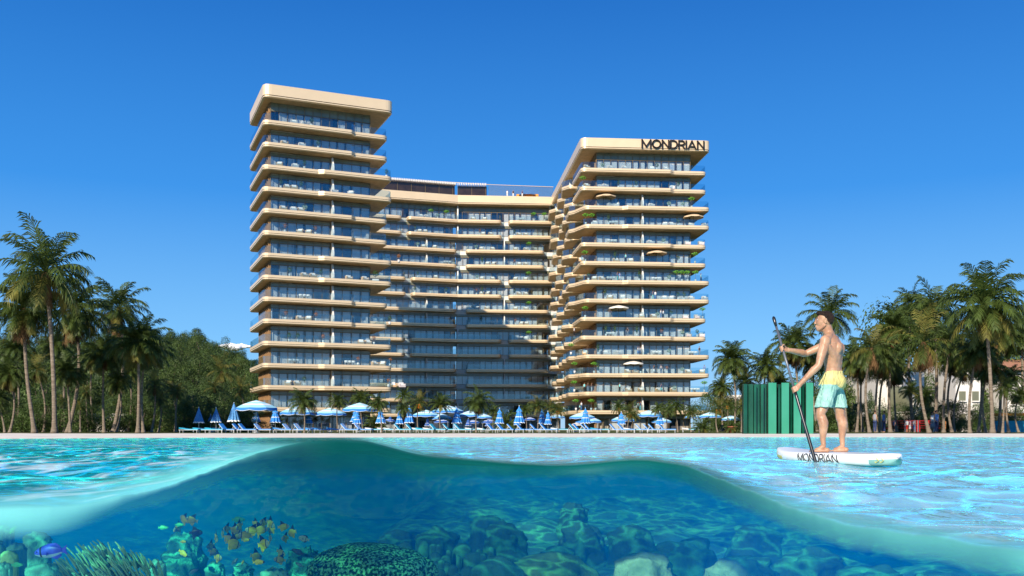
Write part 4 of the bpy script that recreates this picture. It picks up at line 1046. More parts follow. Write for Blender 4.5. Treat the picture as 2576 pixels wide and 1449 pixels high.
# ================================================================ PARASOLS, LOUNGERS, GREEN SCREEN, HOUSES, PLAYGROUND
cyanM = mat("parasol_aqua", (.36, .72, .82), .8, var=.03); whM = mat("parasol_white", (.84, .87, .86), .8, var=.03); blM = mat("parasol_blue", (.035, .23, .66), .75, var=.08)
blShM = mat("parasol_blue_shaded", (.02, .10, .38), .75, var=.08); poleM = mat("pole_metal", (.42, .42, .40), .35, metal=.5)  # deep blue: canopy cloth with the hotel's shade painted into its colour
creamM = mat("cream_cloth", (.82, .78, .68), .85, var=.03); tanM = mat("tan_cloth", (.72, .52, .32), .8, var=.05)
def open_mesh(mats, n=8):
    """canopy of unit radius: 8 segments with alternating rings and a scalloped hanging edge"""
    b = MB(); rings = [(.02, .36, 0), (.20, .31, 0), (.36, .265, 1), (.58, .19, 0), (.74, .125, 1), (1.0, .0, 2)]
    S = 6; N = n * S
    def rr(r, k): f = (k % S) / S; return r * (1 - .045 * math.sin(PI * f) * min(1, r * 1.2))
    def P(r, z, k): a = 2 * PI * k / N + PI / 8; q = rr(r, k); return (q * math.cos(a), q * math.sin(a), z - .012 * math.sin(PI * ((k % S) / S)) * r)
    for (r0, z0, _), (r1, z1, mi) in zip(rings, rings[1:]):
        for k in range(N): b.add([P(r0, z0, k), P(r1, z1, k), P(r1, z1, k + 1), P(r0, z0, k + 1)], [(0, 1, 2, 3)], (0, 1, 0, 1, 0)[rings.index((r1, z1, mi)) - 1])
    for k in range(N):
        f0 = (k % S) / S; f1 = f0 + 1 / S; d0, d1 = .10 + .035 * math.sin(PI * f0), .10 + .035 * math.sin(PI * f1)
        a, c = P(1, 0, k), P(1, 0, k + 1)
        lo = lambda p, d: (p[0] * 1.01, p[1] * 1.01, p[2] - d)
        b.add([a, lo(a, d0), lo(c, d1), c], [(0, 1, 2, 3)], 2)
        b.add([lo(a, d0), lo(a, d0 + .016), lo(c, d1 + .016), lo(c, d1)], [(0, 1, 2, 3)], 1)
    return b
def proto(b, name, mats, sm=False): o = b.build(name, mats, None, sm); me = o.data; bpy.data.objects.remove(o); return me
OPEN = proto(open_mesh(None), "canopy", [cyanM, whM, blM]); OPEND = proto(open_mesh(None), "canopy", [blShM, whM, blShM]); OPENT = proto(open_mesh(None), "canopy", [tanM, tanM, tanM]); OPENC = proto(open_mesh(None), "canopy", [creamM] * 3)
def ribs():
    b = MB()
    for k in range(8):
        a = 2 * PI * k / 8 + PI / 8; b.tube([(0, 0, .02 - .12), (.42 * math.cos(a), .42 * math.sin(a), .20)], .012, 4); b.tube([(0, 0, .34), (.99 * math.cos(a), .99 * math.sin(a), -.01)], .008, 4)
    return b
RIBS = proto(ribs(), "ribs", [poleM])
def open_parasol(px, ytop, wpx, label, cm=None, Y=None, ed=1.0, group='open parasols along the beach', cat='parasol'):
    Y = Y or min(max(F * 3.3 / wpx, 68), 104); r = wpx / 2 / F * Y
    t = empty("parasol", (*px2(px, Y), GZ)); tag(t, label, cat, group)
    h = (HZ - ytop) / F * Y + CAMZ - GZ
    c = meshobj("canopy", cm or OPEN, t); c.scale = (r, r, r); c.location = (0, 0, h - .36 * r); c.rotation_euler = (0, 0, _rb.uniform(0, .78))
    q = meshobj("ribs", RIBS, c)
    b = MB(); b.tube([(0, 0, 0), (0, 0, h - .05 * r)], .032, 8); b.build("pole", poleM, t)
    b = MB(); b.lathe([(.0, 0), (.30, 0), (.30, .06), (.06, .10), (.05, .35)], 14); b.build("base", poleM, t)
    return t
def closed_mesh(wordy=False):
    b = MB(); N = 60; prof = []
    n = 26
    for i in range(n + 1):
        s = i / n; prof.append((s, .02 + .30 * s ** .9))
    def rad(r, a, s): return r * (1 + .16 * s * math.cos(10 * a + .4 * math.sin(3 * a)))
    V = []
    for (s, r) in prof:
        for k in range(N): a = 2 * PI * k / N; q = rad(r, a, s); V.append((q * math.cos(a), q * math.sin(a), -s - .02 * math.cos(10 * a) * s))
    def mi(s):
        if wordy: return 1 if s > .92 else 2
        return 1 if (.30 < s < .36 or .60 < s < .665 or s > .95) else 2
    for i in range(n):
        for k in range(N):
            s = (i + .5) / n; f = k % 6; m_ = mi(s); b.add([V[i * N + k], V[(i + 1) * N + k], V[(i + 1) * N + (k + 1) % N], V[i * N + (k + 1) % N]], [(0, 1, 2, 3)], m_ if (m_ == 1 or wordy or f in (1, 2, 3, 4)) else 3)
    for k in range(N):   # ruffle over the upper third
        a0, a1 = 2 * PI * k / N, 2 * PI * (k + 1) / N
        if not wordy: b.add([(.06 * math.cos(a0), .06 * math.sin(a0), -.12), (.17 * math.cos(a0) * (1 + .2 * math.cos(10 * a0)), .17 * math.sin(a0) * (1 + .2 * math.cos(10 * a0)), -.32), (.17 * math.cos(a1) * (1 + .2 * math.cos(10 * a1)), .17 * math.sin(a1) * (1 + .2 * math.cos(10 * a1)), -.32), (.06 * math.cos(a1), .06 * math.sin(a1), -.12)], [(0, 1, 2, 3)], 2)
    return b
CLO = proto(closed_mesh(), "canopy", [cyanM, whM, mat("closed_blue", (.05, .30, .74), .75), mat("closed_navy", (.02, .14, .50), .75)], True)
CLW = proto(closed_mesh(True), "canopy", [cyanM, whM, mat("faded_blue", (.05, .19, .44), .8, scale=9, col2=(.10, .30, .58), thr=(.55, .6)), blM], True)
CLD = proto(closed_mesh(), "canopy", [blShM, whM, blShM, blShM], True)
def closed_parasol(px, ytop, ybot, wpx, label, me=None, Y=None, group='closed parasols along the beach'):
    Y = Y or 84; r = wpx / 2 / F * Y; H = (ybot - ytop) / F * Y
    t = empty("closed_parasol", (*px2(px, Y), GZ)); tag(t, label, 'closed parasol', group)
    h = (HZ - ytop) / F * Y + CAMZ - GZ
    c = meshobj("canopy", me or CLO, t); c.scale = (r / .36, r / .36, H); c.location = (0, 0, h); c.rotation_euler = (0, 0, _rb.uniform(0, 1))
    b = MB(); b.tube([(0, 0, 0), (0, 0, h + .02)], .03, 8); b.build("pole", poleM, t)
    b = MB(); b.ico((0, 0, h + .04), .045, 1); b.build("finial", whM, t, True)
    return t
A = lambda z: 440.2 + .1709 * z
B_ = lambda z: 817.6 + .1709 * z
C_ = lambda z: 1257.9 + .1709 * z
Yz = lambda z: 981 + .1709 * z
OPENS = [(A(1198), Yz(150), 106), (A(1818), Yz(232), 93), (A(2292), Yz(262), 78), (B_(510), Yz(188), 89), (B_(1490), Yz(292), 71), (B_(1700), Yz(345), 60), (B_(1808), Yz(225), 78), (B_(2130), Yz(305), 62), (B_(2320), Yz(345), 50),
         (C_(840), Yz(355), 40), (C_(1208), Yz(330), 65), (C_(1300), Yz(385), 68), (C_(1822), Yz(370), 64), (C_(2190), Yz(300), 66), (C_(2375), Yz(405), 53), (1786, Yz(326), 56), (1744, Yz(350), 44), (1839, Yz(375), 52)]
_k = sorted(range(len(OPENS)), key=lambda i: OPENS[i][0])
for i, (x, y, w) in enumerate(OPENS):
    open_parasol(x, y, w, f"open pale aqua and white parasol with blue scalloped edge, {ORD(_k.index(i) + 1)} open one from the left")
for i, (x, y, w) in enumerate(((C_(440), Yz(400), 32), (B_(950), Yz(420), 30), (B_(1715), Yz(425), 40), (B_(2180), Yz(440), 36), (B_(2420), Yz(430), 40))):
    open_parasol(x, y, w, f"parasol coloured dark for shade, deep under the middle wing, {('rightmost', 'leftmost', 'second from left', 'third from left', 'fourth from left')[i]} of five", OPEND, 130, group='parasols coloured dark for shade of the hotel')
open_parasol(C_(1118), Yz(482), 29, "low cream dome parasol between blue parasols at the right tower's foot", OPENC, 92, group=None)
CLOSED = [(A(350), Yz(265), Yz(485), 28, 'w'), (A(525), Yz(365), Yz(465), 15, 'w'), (A(605), Yz(270), Yz(478), 28, 'w'), (A(868), Yz(195), Yz(465), 33, 'w'), (A(1190), Yz(285), Yz(485), 27, 's'), (A(1478), Yz(262), Yz(480), 29, 's'), (A(1965), Yz(320), Yz(495), 22, 's'),
          (B_(455), Yz(290), Yz(465), 31, 's'), (B_(470), Yz(330), Yz(495), 25, 's'), (B_(818), Yz(285), Yz(490), 28, 's'), (B_(1098), Yz(308), Yz(500), 23, 's'), (B_(1240), Yz(240), Yz(485), 27, 's'), (B_(1940), Yz(260), Yz(490), 28, 's'),
          (B_(2570), Yz(275), Yz(492), 24, 's'), (C_(128), Yz(310), Yz(505), 21, 's'), (C_(282), Yz(240), Yz(485), 30, 's'), (C_(255), Yz(400), Yz(515), 20, 's'), (C_(617), Yz(285), Yz(497), 23, 's'), (C_(705), Yz(320), Yz(508), 20, 's'), (C_(1257), Yz(270), Yz(492), 28, 's'), (C_(1785), Yz(330), Yz(505), 23, 's'), (C_(2352), Yz(325), Yz(515), 23, 's')]
_k = sorted(range(len(CLOSED)), key=lambda i: CLOSED[i][0])
for i, (x, y0, y1, w, k) in enumerate(CLOSED):
    closed_parasol(x, y0, y1, w, f"closed {'faded blue parasol with white fringe' if k == 'w' else 'blue parasol with white bands'}, {ORD(_k.index(i) + 1)} furled one from the left", CLW if k == 'w' else CLO, 76 if i in (0, 2, 3) else (80 + (i * 7) % 5 * 3))
for i, (x, y0, y1, w) in enumerate(((B_(1510), Yz(420), Yz(530), 17), (B_(2110), Yz(425), Yz(525), 17), (B_(2400), Yz(440), Yz(530), 17), (B_(960), Yz(390), Yz(470), 15))):
    closed_parasol(x, y0, y1, w, f"furled navy parasol in the hotel's shade, {('second', 'third', 'fourth', 'first')[i]} from the left of four", CLD, 122, group='furled parasols coloured dark for shade')
# loungers
cuB = mat("cushion_blue", (.03, .26, .66), .8, var=.1, scale=6); cuT = mat("cushion_teal", (.03, .38, .55), .8, var=.1, scale=6); cuW = mat("cushion_white", (.82, .82, .80), .8, var=.04)
frW = mat("lounger_frame", (.80, .80, .78), .5, var=.03)
def stripe_box(b, M, L_, Wd, T, striped):
    n = 5 if striped else 1
    for k in range(n):
        w = Wd / n; b.box((0, -Wd / 2 + w * (k + .5), 0), (L_, w * .998, T), 0, (k % 2), M)
def lounger_mesh(kind):
    """x from head (0) to feet (1.95)"""
    t = {}
    raised = kind in ('raised', 'stripe', 'teal_r')
    fr = MB()
    for s in (-.31, .31): fr.tube([(0, s, .30), (1.95, s, .30)], .022, 6)
    for x in (.0, .7, 1.3, 1.95): fr.tube([(x, -.31, .30), (x, .31, .30)], .018, 6)
    lg = MB()
    if raised:
        for s in (-.31, .31): fr.tube([(.68, s, .32), (.18, s, .86)], .02, 6); fr.tube([(.10, s, .30), (.34, s, .66)], .015, 5)
    cu = MB(); bk = MB()
    st = kind in ('stripe', 'flat_stripe')
    stripe_box(cu, Matrix.Translation((1.33, 0, .365)), 1.24, .60, .09, st)
    if raised: M = Matrix.Translation((.45, 0, .63)) @ Matrix.Rotation(R(47), 4, 'Y')
    else: M = Matrix.Translation((.37, 0, .44)) @ Matrix.Rotation(R(8), 4, 'Y')
    stripe_box(bk, M, .74, .60, .09, st)
    c = {'raised': cuB, 'stripe': cuB, 'flat_stripe': cuB, 'flat': cuT, 'teal_r': cuT, 'white': cuW}[kind]
    c2 = cuW
    bc = cuW if kind in ('white',) else c
    seatc = cuT if kind == 'white' else c
    return dict(frame=(proto(fr, "frame", [frW])), seat=(proto(cu, "seat_cushion", [seatc, c2])), back=(proto(bk, "back_cushion", [bc, c2])))
LM = {k: lounger_mesh(k) for k in ('raised', 'stripe', 'flat_stripe', 'flat', 'white', 'teal_r')}
lgb = MB(); lgb.tube([(0, 0, 0), (0, 0, .29)], .022, 6); LEG = proto(lgb, "leg", [frW])
def lounger(px, Y, kind, yaw, label, group='sun loungers along the shore'):
    t = empty("sun_lounger", (*px2(px, Y), GZ - .01), yaw, .76); tag(t, label, 'sun lounger', group)
    for nm, me in (('frame', LM[kind]['frame']), ('seat_cushion', LM[kind]['seat']), ('back_cushion', LM[kind]['back'])):
        o = meshobj(nm, me, t); o.location = (-1, 0, 0)
    for x in (-.9, .85):
        for s in (-.31, .31): o = meshobj("leg", LEG, t); o.location = (x, s, 0)
LO = [(472,'flat'),(506,'flat'),(536,'flat'),(567,'raised'),(601,'raised'),(617,'raised'),(469,'white'),(512,'white'),(551,'white'),(656,'stripe'),(707,'flat_stripe'),(727,'stripe'),(756,'stripe'),(784,'flat_stripe'),(804,'flat_stripe'),(842,'flat_stripe'),(874,'stripe'),
      (908,'stripe'),(936,'white'),(966,'white'),(982,'white'),(1007,'teal_r'),(1036,'teal_r'),(1052,'white'),(1065,'flat'),(1081,'white'),(1096,'teal_r'),(1129,'teal_r'),(1158,'teal_r'),(1187,'white'),(1216,'white'),(1240,'raised'),
      (1265,'raised'),(1290,'raised'),(1314,'raised'),(1348,'raised'),(1374,'raised'),(1403,'white'),(1446,'teal_r'),(1456,'raised'),(1475,'raised'),(1484,'raised'),(1504,'flat'),(1548,'raised'),(1569,'raised'),(1613,'raised'),(1632,'raised'),(1646,'raised'),(1671,'raised'),(1733,'white'),(1586,'white')]
LO.sort()
for i, (px, k) in enumerate(LO):
    desc = {'flat': 'flat teal lounger', 'raised': 'blue lounger with raised back', 'stripe': 'blue and white striped lounger with raised back', 'flat_stripe': 'flat blue and white striped lounger', 'white': 'white-backed lounger lying flat', 'teal_r': 'light blue lounger with raised back'}[k]
    back = k == 'white'
    lounger(px + 6, 78 + (i % 3) if back else 69 + (i % 4) * .8 + (3 if px > 1000 else 0), k, R(-20 + (i * 37 % 13)), f"{desc}, {ORD(i + 1)} from the left along the shore")
# green metal screen of upright boxed fins
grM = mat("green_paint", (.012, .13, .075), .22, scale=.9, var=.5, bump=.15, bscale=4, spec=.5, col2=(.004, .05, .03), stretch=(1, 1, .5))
grL = mat("green_paint_sunlit", (.055, .31, .20), .28, scale=1.2, var=.5, bump=.1, bscale=4, spec=.6, col2=(.03, .26, .15), stretch=(1, 1, .4))  # the same green, painted paler for the sunlit fins
grK = mat("green_gap_shade", (.004, .02, .012), .5, var=.5)  # near black painted for the shade in the gaps and recess
Yg = 56.0; gs = F / Yg
scr = empty("green_screen", (*px2(1958, Yg), GZ - .05)); tag(scr, "tall glossy green metal screen of upright fins at the water's edge behind the paddler", "screen")
gx = lambda px: (px - 1958) / gs
Hs = (HZ - 962) / gs + CAMZ - GZ
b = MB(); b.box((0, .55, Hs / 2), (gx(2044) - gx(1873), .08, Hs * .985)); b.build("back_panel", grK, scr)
def fin_(x0, x1, y0, y1, m, z0=0, dz=0):
    b = MB(); x0, x1 = gx(x0), gx(x1); h = Hs + dz
    V = [(x0, y0, z0), (x1, y1, z0), (x1 , y1 + .06, z0), (x0, y0 + .06, z0), (x0, y0, h), (x1, y1, h), (x1, y1 + .06, h), (x0, y0 + .06, h)]
    b.add(V, [(3, 2, 1, 0), (4, 5, 6, 7), (0, 1, 5, 4), (1, 2, 6, 5), (2, 3, 7, 6), (3, 0, 4, 7)])
    # returning flange that closes the fin against the back panel
    b.add([(x1, y1 + .061, z0), (x1, .50, z0), (x1, .50, h), (x1, y1 + .061, h), (x1 - .03, y1 + .061, z0), (x1 - .03, .50, z0), (x1 - .03, .50, h), (x1 - .03, y1 + .061, h)], [(0, 1, 2, 3), (7, 6, 5, 4), (3, 2, 6, 7)])
    b.build("fin", m, scr)
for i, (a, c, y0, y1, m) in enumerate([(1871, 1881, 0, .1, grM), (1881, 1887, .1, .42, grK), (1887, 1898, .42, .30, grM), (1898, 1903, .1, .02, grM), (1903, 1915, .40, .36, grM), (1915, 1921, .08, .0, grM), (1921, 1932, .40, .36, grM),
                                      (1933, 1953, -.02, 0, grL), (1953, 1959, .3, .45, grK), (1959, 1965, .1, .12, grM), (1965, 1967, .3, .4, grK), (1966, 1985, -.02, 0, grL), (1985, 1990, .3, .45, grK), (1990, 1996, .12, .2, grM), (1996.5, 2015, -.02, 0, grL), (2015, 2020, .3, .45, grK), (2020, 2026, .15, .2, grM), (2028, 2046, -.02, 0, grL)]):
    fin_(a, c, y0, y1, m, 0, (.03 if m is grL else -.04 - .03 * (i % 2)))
# houses behind the right grove
def house(px0, px1, ytop, Y, label, roofm=None, name="house", rows=3, cols=4, wall=None):
    x0, x1 = (px0 - 1288) / F * Y, (px1 - 1288) / F * Y; H = (HZ - ytop) / F * Y
    t = empty(name, ((x0 + x1) / 2, Y, GZ)); tag(t, label, 'building'); w = x1 - x0
    b = MB(); b.box((0, 5, H / 2), (w, 10, H)); b.build("wall", wall or whiteM, t)
    for r in range(rows):
        for c in range(cols):
            b = MB(); cx = -w / 2 + w * (c + .5) / cols; cz = H * (r + .55) / rows
            b.box((cx, -.02, cz), (w / cols * .5, .1, H / rows * .42)); q = b.build("window", spanM, t)
            b = MB(); b.box((cx, -.1, cz - H / rows * .23), (w / cols * .6, .2, .12)); b.build("sill", whiteM, q)
    if roofm:
        b = MB(); a = w / 2 + .8; h = H; rh = 1.6
        b.add([(-a, -.8, h), (a, -.8, h), (a, 10.8, h), (-a, 10.8, h), (-a * .5, 5, h + rh), (a * .5, 5, h + rh)], [(0, 1, 5, 4), (1, 2, 5), (2, 3, 4, 5), (3, 0, 4), (3, 2, 1, 0)]); b.build("roof", roofm, t)
tile = mat("roof_tile", (.42, .20, .11), .85, scale=8, var=.3)
house(2205, 2325, 928, 99.3, "plain cream tall building glimpsed between trunks of the right grove", wall=mat("cream_wall", (.78, .72, .62), .85, var=.04), rows=1, cols=1, name="building")
house(2404, 2470, 905, 99.3, "large white building behind the far right palms", rows=3, cols=2, name="building")
house(2536, 2640, 925, 99.3, "tile-roofed white house with small windows at the right edge behind the palms", tile, rows=3, cols=4)
house(1840, 1880, 988, 140, "small white house with a balcony behind palms, between hotel and green screen", rows=2, cols=2)
house(226, 322, 1032, 96, "low white building with louvred windows behind the left grove trunks", rows=1, cols=5)
# beach hut wall in blue and orange at the far right
bh = empty("beach_bar", (*px2(2552, 84), GZ)); tag(bh, "low turquoise bar wall with orange awning between trunks at the far right", "bar")
b = MB(); b.box((0, 0, .5), (3.4, .8, 1.0)); b.build("counter", cuT, bh)
b = MB(); b.box((0, -.2, 1.55), (3.6, 1.5, .22)); b.build("awning", kM, bh)
for s in (-1.6, 1.6): b = MB(); b.box((s, -.8, .75), (.08, .08, 1.5)); b.build("post", frameM, bh)
# playground frames
redM = mat("red_paint", (.62, .03, .03), .4, var=.1); gryM = mat("grey_post", (.22, .22, .26), .5)
def frame_set(px, Y, w, h, n, label):
    t = empty("climbing_frame", (*px2(px, Y), GZ)); tag(t, label, 'climbing frame', 'playground frames')
    for i in range(n + 1):
        b = MB(); b.tube([(-w / 2 + w * i / n, (i % 2) * .6, 0), (-w / 2 + w * i / n, (i % 2) * .6, h)], .045, 6); b.build("post", redM if i % 2 else gryM, t)
    b = MB()
    for k in range(4): z = h * (.35 + .2 * k); b.tube([(-w / 2, 0, min(z, h - .03)), (w / 2, 0, min(z, h - .03))], .018, 5)
    for k in range(5): x = -w / 2 + w * k / 4; b.tube([(x, 0, h - .05), (x, .6, h - .05)], .03, 5)
    b.build("rungs", redM, t)
frame_set(2234, 82, 1.1, 1.0, 3, "red ladder climbing frame, left of the playground frames")
frame_set(2283, 84, 2.2, 1.05, 5, "grey and red climbing frame in the middle of the playground")
frame_set(2338, 84, 2.0, 1.05, 5, "rightmost red and grey climbing frame beside the curved palm")
# ================================================================ PADDLER, BOARD, PADDLE, small people
skinM = bpy.data.materials.new("skin"); skinM.use_nodes = True
_N = skinM.node_tree.nodes; _L = skinM.node_tree.links; _p = _N['Principled BSDF']
_p.inputs['Roughness'].default_value = .42; _p.inputs['Subsurface Weight'].default_value = .12; _p.inputs['Subsurface Radius'].default_value = (.03, .012, .006); _p.inputs['Subsurface Scale'].default_value = .6
_nz = _N.new('ShaderNodeTexNoise'); _nz.inputs['Scale'].default_value = 7; _nz.inputs['Detail'].default_value = 5
_tc = _N.new('ShaderNodeTexCoord'); _L.new(_tc.outputs['Object'], _nz.inputs[0]); _cr = _N.new('ShaderNodeValToRGB')
_cr.color_ramp.elements[0].position = .3; _cr.color_ramp.elements[1].position = .72; _cr.color_ramp.elements[0].color = (.38, .185, .105, 1); _cr.color_ramp.elements[1].color = (.57, .335, .205, 1)
_L.new(_nz.outputs[0], _cr.inputs[0]); _L.new(_cr.outputs[0], _p.inputs['Base Color'])
_n2 = _N.new('ShaderNodeTexNoise'); _n2.inputs['Scale'].default_value = 60; _bp = _N.new('ShaderNodeBump'); _bp.inputs['Strength'].default_value = .15; _bp.inputs['Distance'].default_value = .004
_L.new(_tc.outputs['Object'], _n2.inputs[0]); _L.new(_n2.outputs[0], _bp.inputs['Height']); _L.new(_bp.outputs[0], _p.inputs['Normal'])
def vox(b, name, size, smooth_it, mats, parent, post=None, factor=.5):
    """fuse overlapping shapes into one continuous surface"""
    o = b.build(name + "_src", mats, None)
    m = o.modifiers.new("r", 'REMESH'); m.mode = 'VOXEL'; m.voxel_size = size; m.use_smooth_shade = True
    s = o.modifiers.new("s", 'SMOOTH'); s.iterations = smooth_it; s.factor = factor
    ts = bpy.data.scenes.get('tmp') or bpy.data.scenes.new('tmp'); COL.objects.unlink(o); ts.collection.objects.link(o)
    with bpy.context.temp_override(scene=ts, view_layer=ts.view_layers[0]):
        dg = bpy.context.evaluated_depsgraph_get(); me = bpy.data.meshes.new_from_object(o.evaluated_get(dg)); me.name = name
    bpy.data.objects.remove(o)
    me.materials.clear()
    for q in (mats if isinstance(mats, list) else [mats]): me.materials.append(q)
    if post: post(me)
    me.polygons.foreach_set('use_smooth', [True] * len(me.polygons))
    ob = bpy.data.objects.new(name, me); COL.objects.link(ob)
    if parent: ob.parent = parent
    return ob
def limb(b, pts, n=14):
    """tapered limb through (point, radius) with rounded ends and in-between rings"""
    P = [Vector(p) for p, r in pts]; Rr = [r for p, r in pts]; out = []; rr = []
    for i in range(len(P) - 1):
        for k in range(4):
            t = k / 4; a = P[max(i - 1, 0)]; p0, p1 = P[i], P[i + 1]; c = P[min(i + 2, len(P) - 1)]
            q = .5 * ((2 * p0) + (p1 - a) * t + (2 * a - 5 * p0 + 4 * p1 - c) * t * t + (-a + 3 * p0 - 3 * p1 + c) * t ** 3)
            out.append(q); rr.append(Rr[i] * (1 - t) + Rr[i + 1] * t)
    out.append(P[-1]); rr.append(Rr[-1])
    b.tube(out, rr, n)
    for e in (0, -1): b.ico(out[e], rr[e], 2)
def ell(b, c, r, M=None, sub=3):
    vs, fs = ICO[sub]; out = []
    for p in vs:
        q = Vector((p.x * r[0], p.y * r[1], p.z * r[2])); q = (M @ q) if M else q; out.append(q + Vector(c))
    b.add(out, fs)
PH = R(33)
fd = Vector((-math.cos(PH), math.sin(PH), 0)); ld = Vector((math.sin(PH), math.cos(PH), 0))   # facing, sideways (towards his right)
MB_ = Matrix((ld, -fd, Vector((0, 0, 1)))).transposed()    # columns: sideways, backwards, up
def etor(b, secs, M=MB_, n=28):
    """stack of elliptical sections: (centre, half width, half depth)"""
    vs = []; fs = []
    for (c, w, d) in secs:
        for k in range(n):
            a = 2 * PI * k / n; ca, sa = math.cos(a), math.sin(a)
            vs.append(Vector(c) + M @ Vector((w * math.copysign(abs(ca) ** .9, ca), d * math.copysign(abs(sa) ** .9, sa), 0)))
    m = len(secs)
    for i in range(m - 1):
        for k in range(n): fs.append((i * n + k, i * n + (k + 1) % n, (i + 1) * n + (k + 1) % n, (i + 1) * n + k))
    fs.append(tuple(range(n - 1, -1, -1))); fs.append(tuple((m - 1) * n + k for k in range(n)))
    b.add(vs, fs)
DECK = .105
man = empty("person", (*px2(2070, 12.3), DECK)); tag(man, "man in yellow and mint swim shorts standing on a white board, holding a paddle", "person")
V3 = lambda x, y, z: Vector((x, y, z))
# pole geometry (local coordinates of the man)
PT, PB = V3(-.605, .10, 1.738), V3(-.232, -.42, -.10)
def pole_at(h): t = (PT.z - h) / (PT.z - PB.z); return PT.lerp(PB, t)
pa = (PB - PT).normalized()
b = MB()
# torso
cx = lambda h: .118 + (.016 if h < 1.1 else 0)
etor(b, [(V3(.128, .0, .86), .135, .105), (V3(.132, .0, .93), .160, .122), (V3(.134, 0, 1.0), .150, .106), (V3(.134, 0, 1.08), .142, .100), (V3(.132, 0, 1.16), .152, .106), (V3(.126, 0, 1.25), .175, .120),
         (V3(.120, 0, 1.33), .192, .126), (V3(.116, 0, 1.40), .188, .118), (V3(.110, 0, 1.455), .150, .094), (V3(.100, 0, 1.50), .085, .075)])
C0 = V3(.118, 0, 1.40)
shN = V3(-.022, -.165, 1.415); shF = V3(.155, .175, 1.415)
elN = V3(-.130, -.235, 1.105); wrN = V3(-.350, -.180, .865)
elF = V3(-.150, .235, 1.290); wrF = V3(-.425, .070, 1.322)
# shoulder caps, trapezius, blades, lats
ell(b, shN, (.070, .066, .078)); ell(b, shF, (.064, .064, .070))
limb(b, [(V3(.085, .0, 1.535), .050), (V3(.055, -.075, 1.480), .050), (shN + V3(.01, .01, .018), .050)])
limb(b, [(V3(.105, .03, 1.535), .048), (V3(.135, .095, 1.480), .050), (shF + V3(0, 0, .012), .048)])
ell(b, V3(.105, -.085, 1.33) - fd * .055, (.055, .060, .085)); ell(b, V3(.205, .075, 1.33) - fd * .05, (.055, .055, .085))
limb(b, [(shN - V3(0, 0, .06) - fd * .02, .045), (V3(.075, -.11, 1.24) - fd * .02, .05), (V3(.11, -.075, 1.10), .05)])
limb(b, [(V3(.135, -.02, 1.10) - fd * .06, .032), (V3(.130, -.025, 1.28) - fd * .07, .028)]); limb(b, [(V3(.165, .035, 1.10) - fd * .06, .032), (V3(.165, .035, 1.28) - fd * .07, .028)])
# arms
limb(b, [(shN, .064), (shN.lerp(elN, .35), .063), (shN.lerp(elN, .7), .053), (elN, .043), (elN.lerp(wrN, .25), .048), (elN.lerp(wrN, .6), .039), (wrN, .028)])
limb(b, [(shF, .062), (shF.lerp(elF, .4), .058), (shF.lerp(elF, .75), .050), (elF, .043), (elF.lerp(wrF, .25), .047), (elF.lerp(wrF, .6), .038), (wrF, .028)])
# neck and head
limb(b, [(V3(.105, .0, 1.44), .085), (V3(.082, .0, 1.52), .066), (V3(.056, 0, 1.59), .062), (V3(.040, 0, 1.66), .062)])
hp = R(22); hf = V3(-math.cos(hp), math.sin(hp), 0); hl = V3(math.sin(hp), math.cos(hp), 0)
HS = 1.11; HM = Matrix((hl * HS, -hf * HS, V3(0, 0, HS))).transposed(); HC = V3(.020, 0, 1.698)
def H(s, f, u): return HC + (hl * s + hf * f + V3(0, 0, u)) * HS
ell(b, H(0, -.012, .012), (.074, .092, .093), HM); ell(b, H(0, .02, -.02), (.066, .072, .085), HM)
ell(b, H(0, .045, -.085), (.046, .048, .048), HM); ell(b, H(0, .070, -.108), (.024, .020, .020), HM)
limb(b, [(H(-.052, -.005, -.062), .022), (H(-.036, .045, -.098), .021), (H(-.012, .068, -.110), .018)]); limb(b, [(H(.052, -.005, -.062), .022), (H(.036, .045, -.098), .021), (H(.012, .068, -.110), .018)])
limb(b, [(H(0, .086, .022), .012), (H(0, .098, -.010), .0125), (H(0, .106, -.028), .014)]); ell(b, H(-.010, .100, -.034), (.009, .011, .008), HM); ell(b, H(.010, .100, -.034), (.009, .011, .008), HM)
limb(b, [(H(-.034, .076, .030), .012), (H(0, .086, .030), .012), (H(.034, .076, .030), .012)])
limb(b, [(H(-.018, .090, -.062), .0075), (H(0, .098, -.060), .0085), (H(.018, .090, -.062), .0075)]); limb(b, [(H(-.016, .088, -.074), .0075), (H(0, .095, -.075), .009), (H(.016, .088, -.074), .0075)])
for s in (-1, 1):   # ears: rim and lobe
    pts = []
    for k in range(9):
        a = -2.2 + k * .62; pts.append((H(s * (.076 + .006 * math.sin(a + .5)), -.018 + .016 * math.cos(a), -.012 + .028 * math.sin(a)), .0055))
    limb(b, pts, 8); ell(b, H(s * .073, -.014, -.014), (.006, .016, .026), HM)
